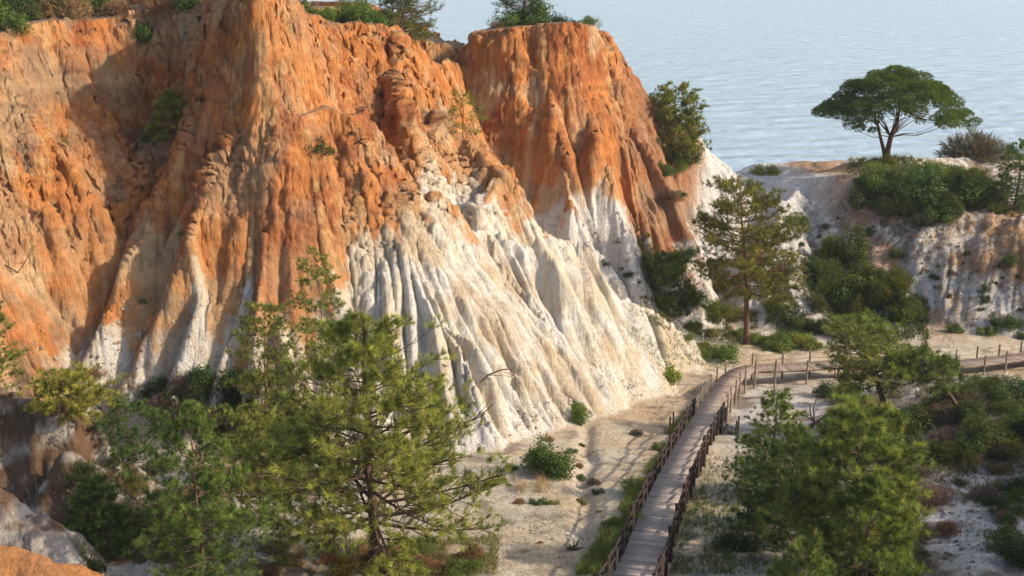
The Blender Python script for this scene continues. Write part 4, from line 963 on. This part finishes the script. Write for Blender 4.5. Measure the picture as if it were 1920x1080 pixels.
# ------------------------------------------------------------------ loose stones and crumbs of earth
def crumbs(name, label, regs, seed):
    R = np.random.default_rng(seed); VV = []; FF = []; n0 = 0; CC = []
    base = np.array([[1, 0, 0], [-1, 0, 0], [0, 1, 0], [0, -1, 0], [0, 0, 1], [0, 0, -1.]]); tri = np.array([[0, 2, 4], [2, 1, 4], [1, 3, 4], [3, 0, 4], [2, 0, 5], [1, 2, 5], [3, 1, 5], [0, 3, 5]])
    for poly, n, s0, s1, c0, c1 in regs:
        pts = in_poly(poly, n, R); keep = fbm(pts[:, 0]/38, pts[:, 1]/24, 3, seed) > -.1; P = hits(pts[keep, 0], pts[keep, 1]); m = len(P)
        sz = s0+(s1-s0)*R.uniform(0, 1, (m, 1, 1))**3
        V = (base[None]*R.uniform(.5, 1.2, (m, 6, 1))+R.normal(0, .18, (m, 6, 3)))*sz*np.array([1, 1, .7])+P[:, None]
        F = tri[None]+(np.arange(m)*6)[:, None, None]+n0; t_ = R.uniform(0, 1, (m, 1, 1)); c_ = np.array(c0)*(1-t_)+np.array(c1)*t_
        VV.append(V.reshape(-1, 3)); FF.append(F.reshape(-1, 3)); CC.append(np.repeat(c_, 6, 1).reshape(-1, 3)); n0 += m*6
    o = link(name, mesh_np(name, np.concatenate(VV), np.concatenate(FF), np.concatenate(CC), earth, False)); tag(o, label, 'rubble', kind='stuff')
crumbs('rubble', 'loose crumbs of earth and small stones on the sand and at the cliff foot', [
  ([(860, 790), (1230, 700), (1290, 640), (1310, 660), (1240, 730), (900, 840)], 1500, .03, .22, (.6, .5, .36), (.76, .7, .6)),
  ([(900, 830), (1290, 740), (1130, 1078), (760, 1078)], 1600, .02, .11, (.3, .2, .13), (.68, .56, .4)),
  ([(1260, 900), (1450, 800), (1600, 760), (1460, 1078), (1230, 1078)], 900, .02, .12, (.3, .22, .15), (.68, .6, .48)),
  ([(1620, 780), (1985, 740), (1985, 1078), (1620, 1078)], 1600, .03, .2, (.3, .22, .16), (.72, .68, .6)),
  ([(0, 760), (200, 880), (130, 1078), (0, 1078)], 900, .03, .2, (.24, .15, .09), (.6, .5, .38)),
  ([(1440, 380), (1900, 420), (1900, 620), (1460, 620)], 1200, .05, .28, (.35, .26, .18), (.7, .64, .55)),
  ([(60, 560), (560, 560), (560, 740), (60, 740)], 1100, .04, .24, (.4, .22, .12), (.7, .6, .46)),
  ([(1050, 380), (1200, 400), (1230, 560), (1120, 520)], 500, .05, .25, (.4, .26, .16), (.7, .64, .55))], 601)

# ------------------------------------------------------------------ dead wood
def dead(name, label, cat, P, rad, twigs=6, seed=1, col=(1.6, 1.5, 1.45)):
    R = np.random.default_rng(seed); base = np.array(hit(*P[0][:2])) if len(P[0]) == 2 else None
    pts = []
    D0 = base[1]
    for px, py, dz in [(p[0], p[1], 0) for p in P]:
        q = U(px, py, D0); pts.append(q)
    pts = np.array(pts); 
    pts[:, 1] -= .35
    tb = Tubes(); n = len(pts); tb.add(pts, np.linspace(rad, rad*.3, n), 7)
    for k in range(twigs):
        i = int(R.integers(1, n-1)) if n > 2 else 0; a = pts[i]; d = unit(R.normal(0, 1, 3)*np.array([1, .6, 1])+np.array([0, 0, .3])); l = rad*R.uniform(9, 18)
        tb.add([a, a+d*l*.5+R.normal(0, .06, 3), a+d*l+R.normal(0, .1, 3)], [rad*.4, rad*.28, rad*.1], 4)
    o = link(name, tb.mesh(name, M_bark)); o.color = (*col, 1); tag(o, label, cat)
dead('dead_branch', 'bare grey forked branch arching over the white foot of the cliff', 'branch', [(900, 715), (915, 700), (940, 690), (958, 688), (964, 700), (968, 722)], .07, 7, 3)
dead('fallen_log', 'weathered pale log lying at the edge of the sand under the far boardwalk', 'log', [(1500, 805), (1525, 790), (1550, 772)], .16, 5, 4)
dead('fallen_branch', 'long dark branch lying across white earth in the lower right', 'branch', [(1790, 990), (1830, 996), (1860, 1003), (1898, 1013)], .06, 5, 5, (.6, .5, .5))
dead('exposed_root', 'dark root hanging down the red rim near the top centre', 'root', [(655, 30), (662, 45), (664, 62), (655, 80), (668, 105)], .09, 6, 6, (.9, .8, .8))
dead('dead_branch', 'thin bare branch sliding down the sunlit orange face', 'branch', [(590, 122), (598, 145), (610, 160), (616, 185)], .06, 5, 7)
dead('dead_branch', 'leafless twiggy branch at the far left edge below the cliff', 'branch', [(2, 488), (20, 498), (38, 508), (50, 490), (62, 470)], .05, 6, 8, (.5, .4, .4))
# spiky rosette plant
x, y, z = hit(1075, 1032)
R_ = np.random.default_rng(3); dd = unit(R_.normal(0, 1, (90, 3))*np.array([1, 1, .5])+np.array([0, 0, .45]))
V, F, c = needles(np.tile([[0, 0, .05]], (90, 1)), dd, 1, .62, .05, .05, R_, (.07, .075, .045), (.17, .16, .10))
o = link('rosette_plant', mesh_np('rosette_plant', V, F, c, M_leaf, False), None, (x, y, z)); tag(o, 'spiky dark rosette plant on the sand near the bottom edge', 'plant')

# ------------------------------------------------------------------ haze
hm = bpy.data.materials.new('haze'); hm.use_nodes = True; nt = hm.node_tree; nt.nodes.remove(nt.nodes['Principled BSDF'])
pv = nt.nodes.new('ShaderNodeVolumePrincipled'); pv.inputs['Density'].default_value = HAZE; pv.inputs['Color'].default_value = (.86, .9, .95, 1)
nt.links.new(pv.outputs[0], nt.nodes['Material Output'].inputs['Volume'])
bx = Boxes(); bx.add((0, 1480, 22), np.array([1500., 0, 0]), np.array([0, 1520., 0]), np.array([0, 0, 23.]), np.array([1, 1, 1.]))
o = link('haze', bx.mesh('haze', hm)); tag(o, 'thin pale sea haze filling the air over the coast', 'haze', kind='stuff')
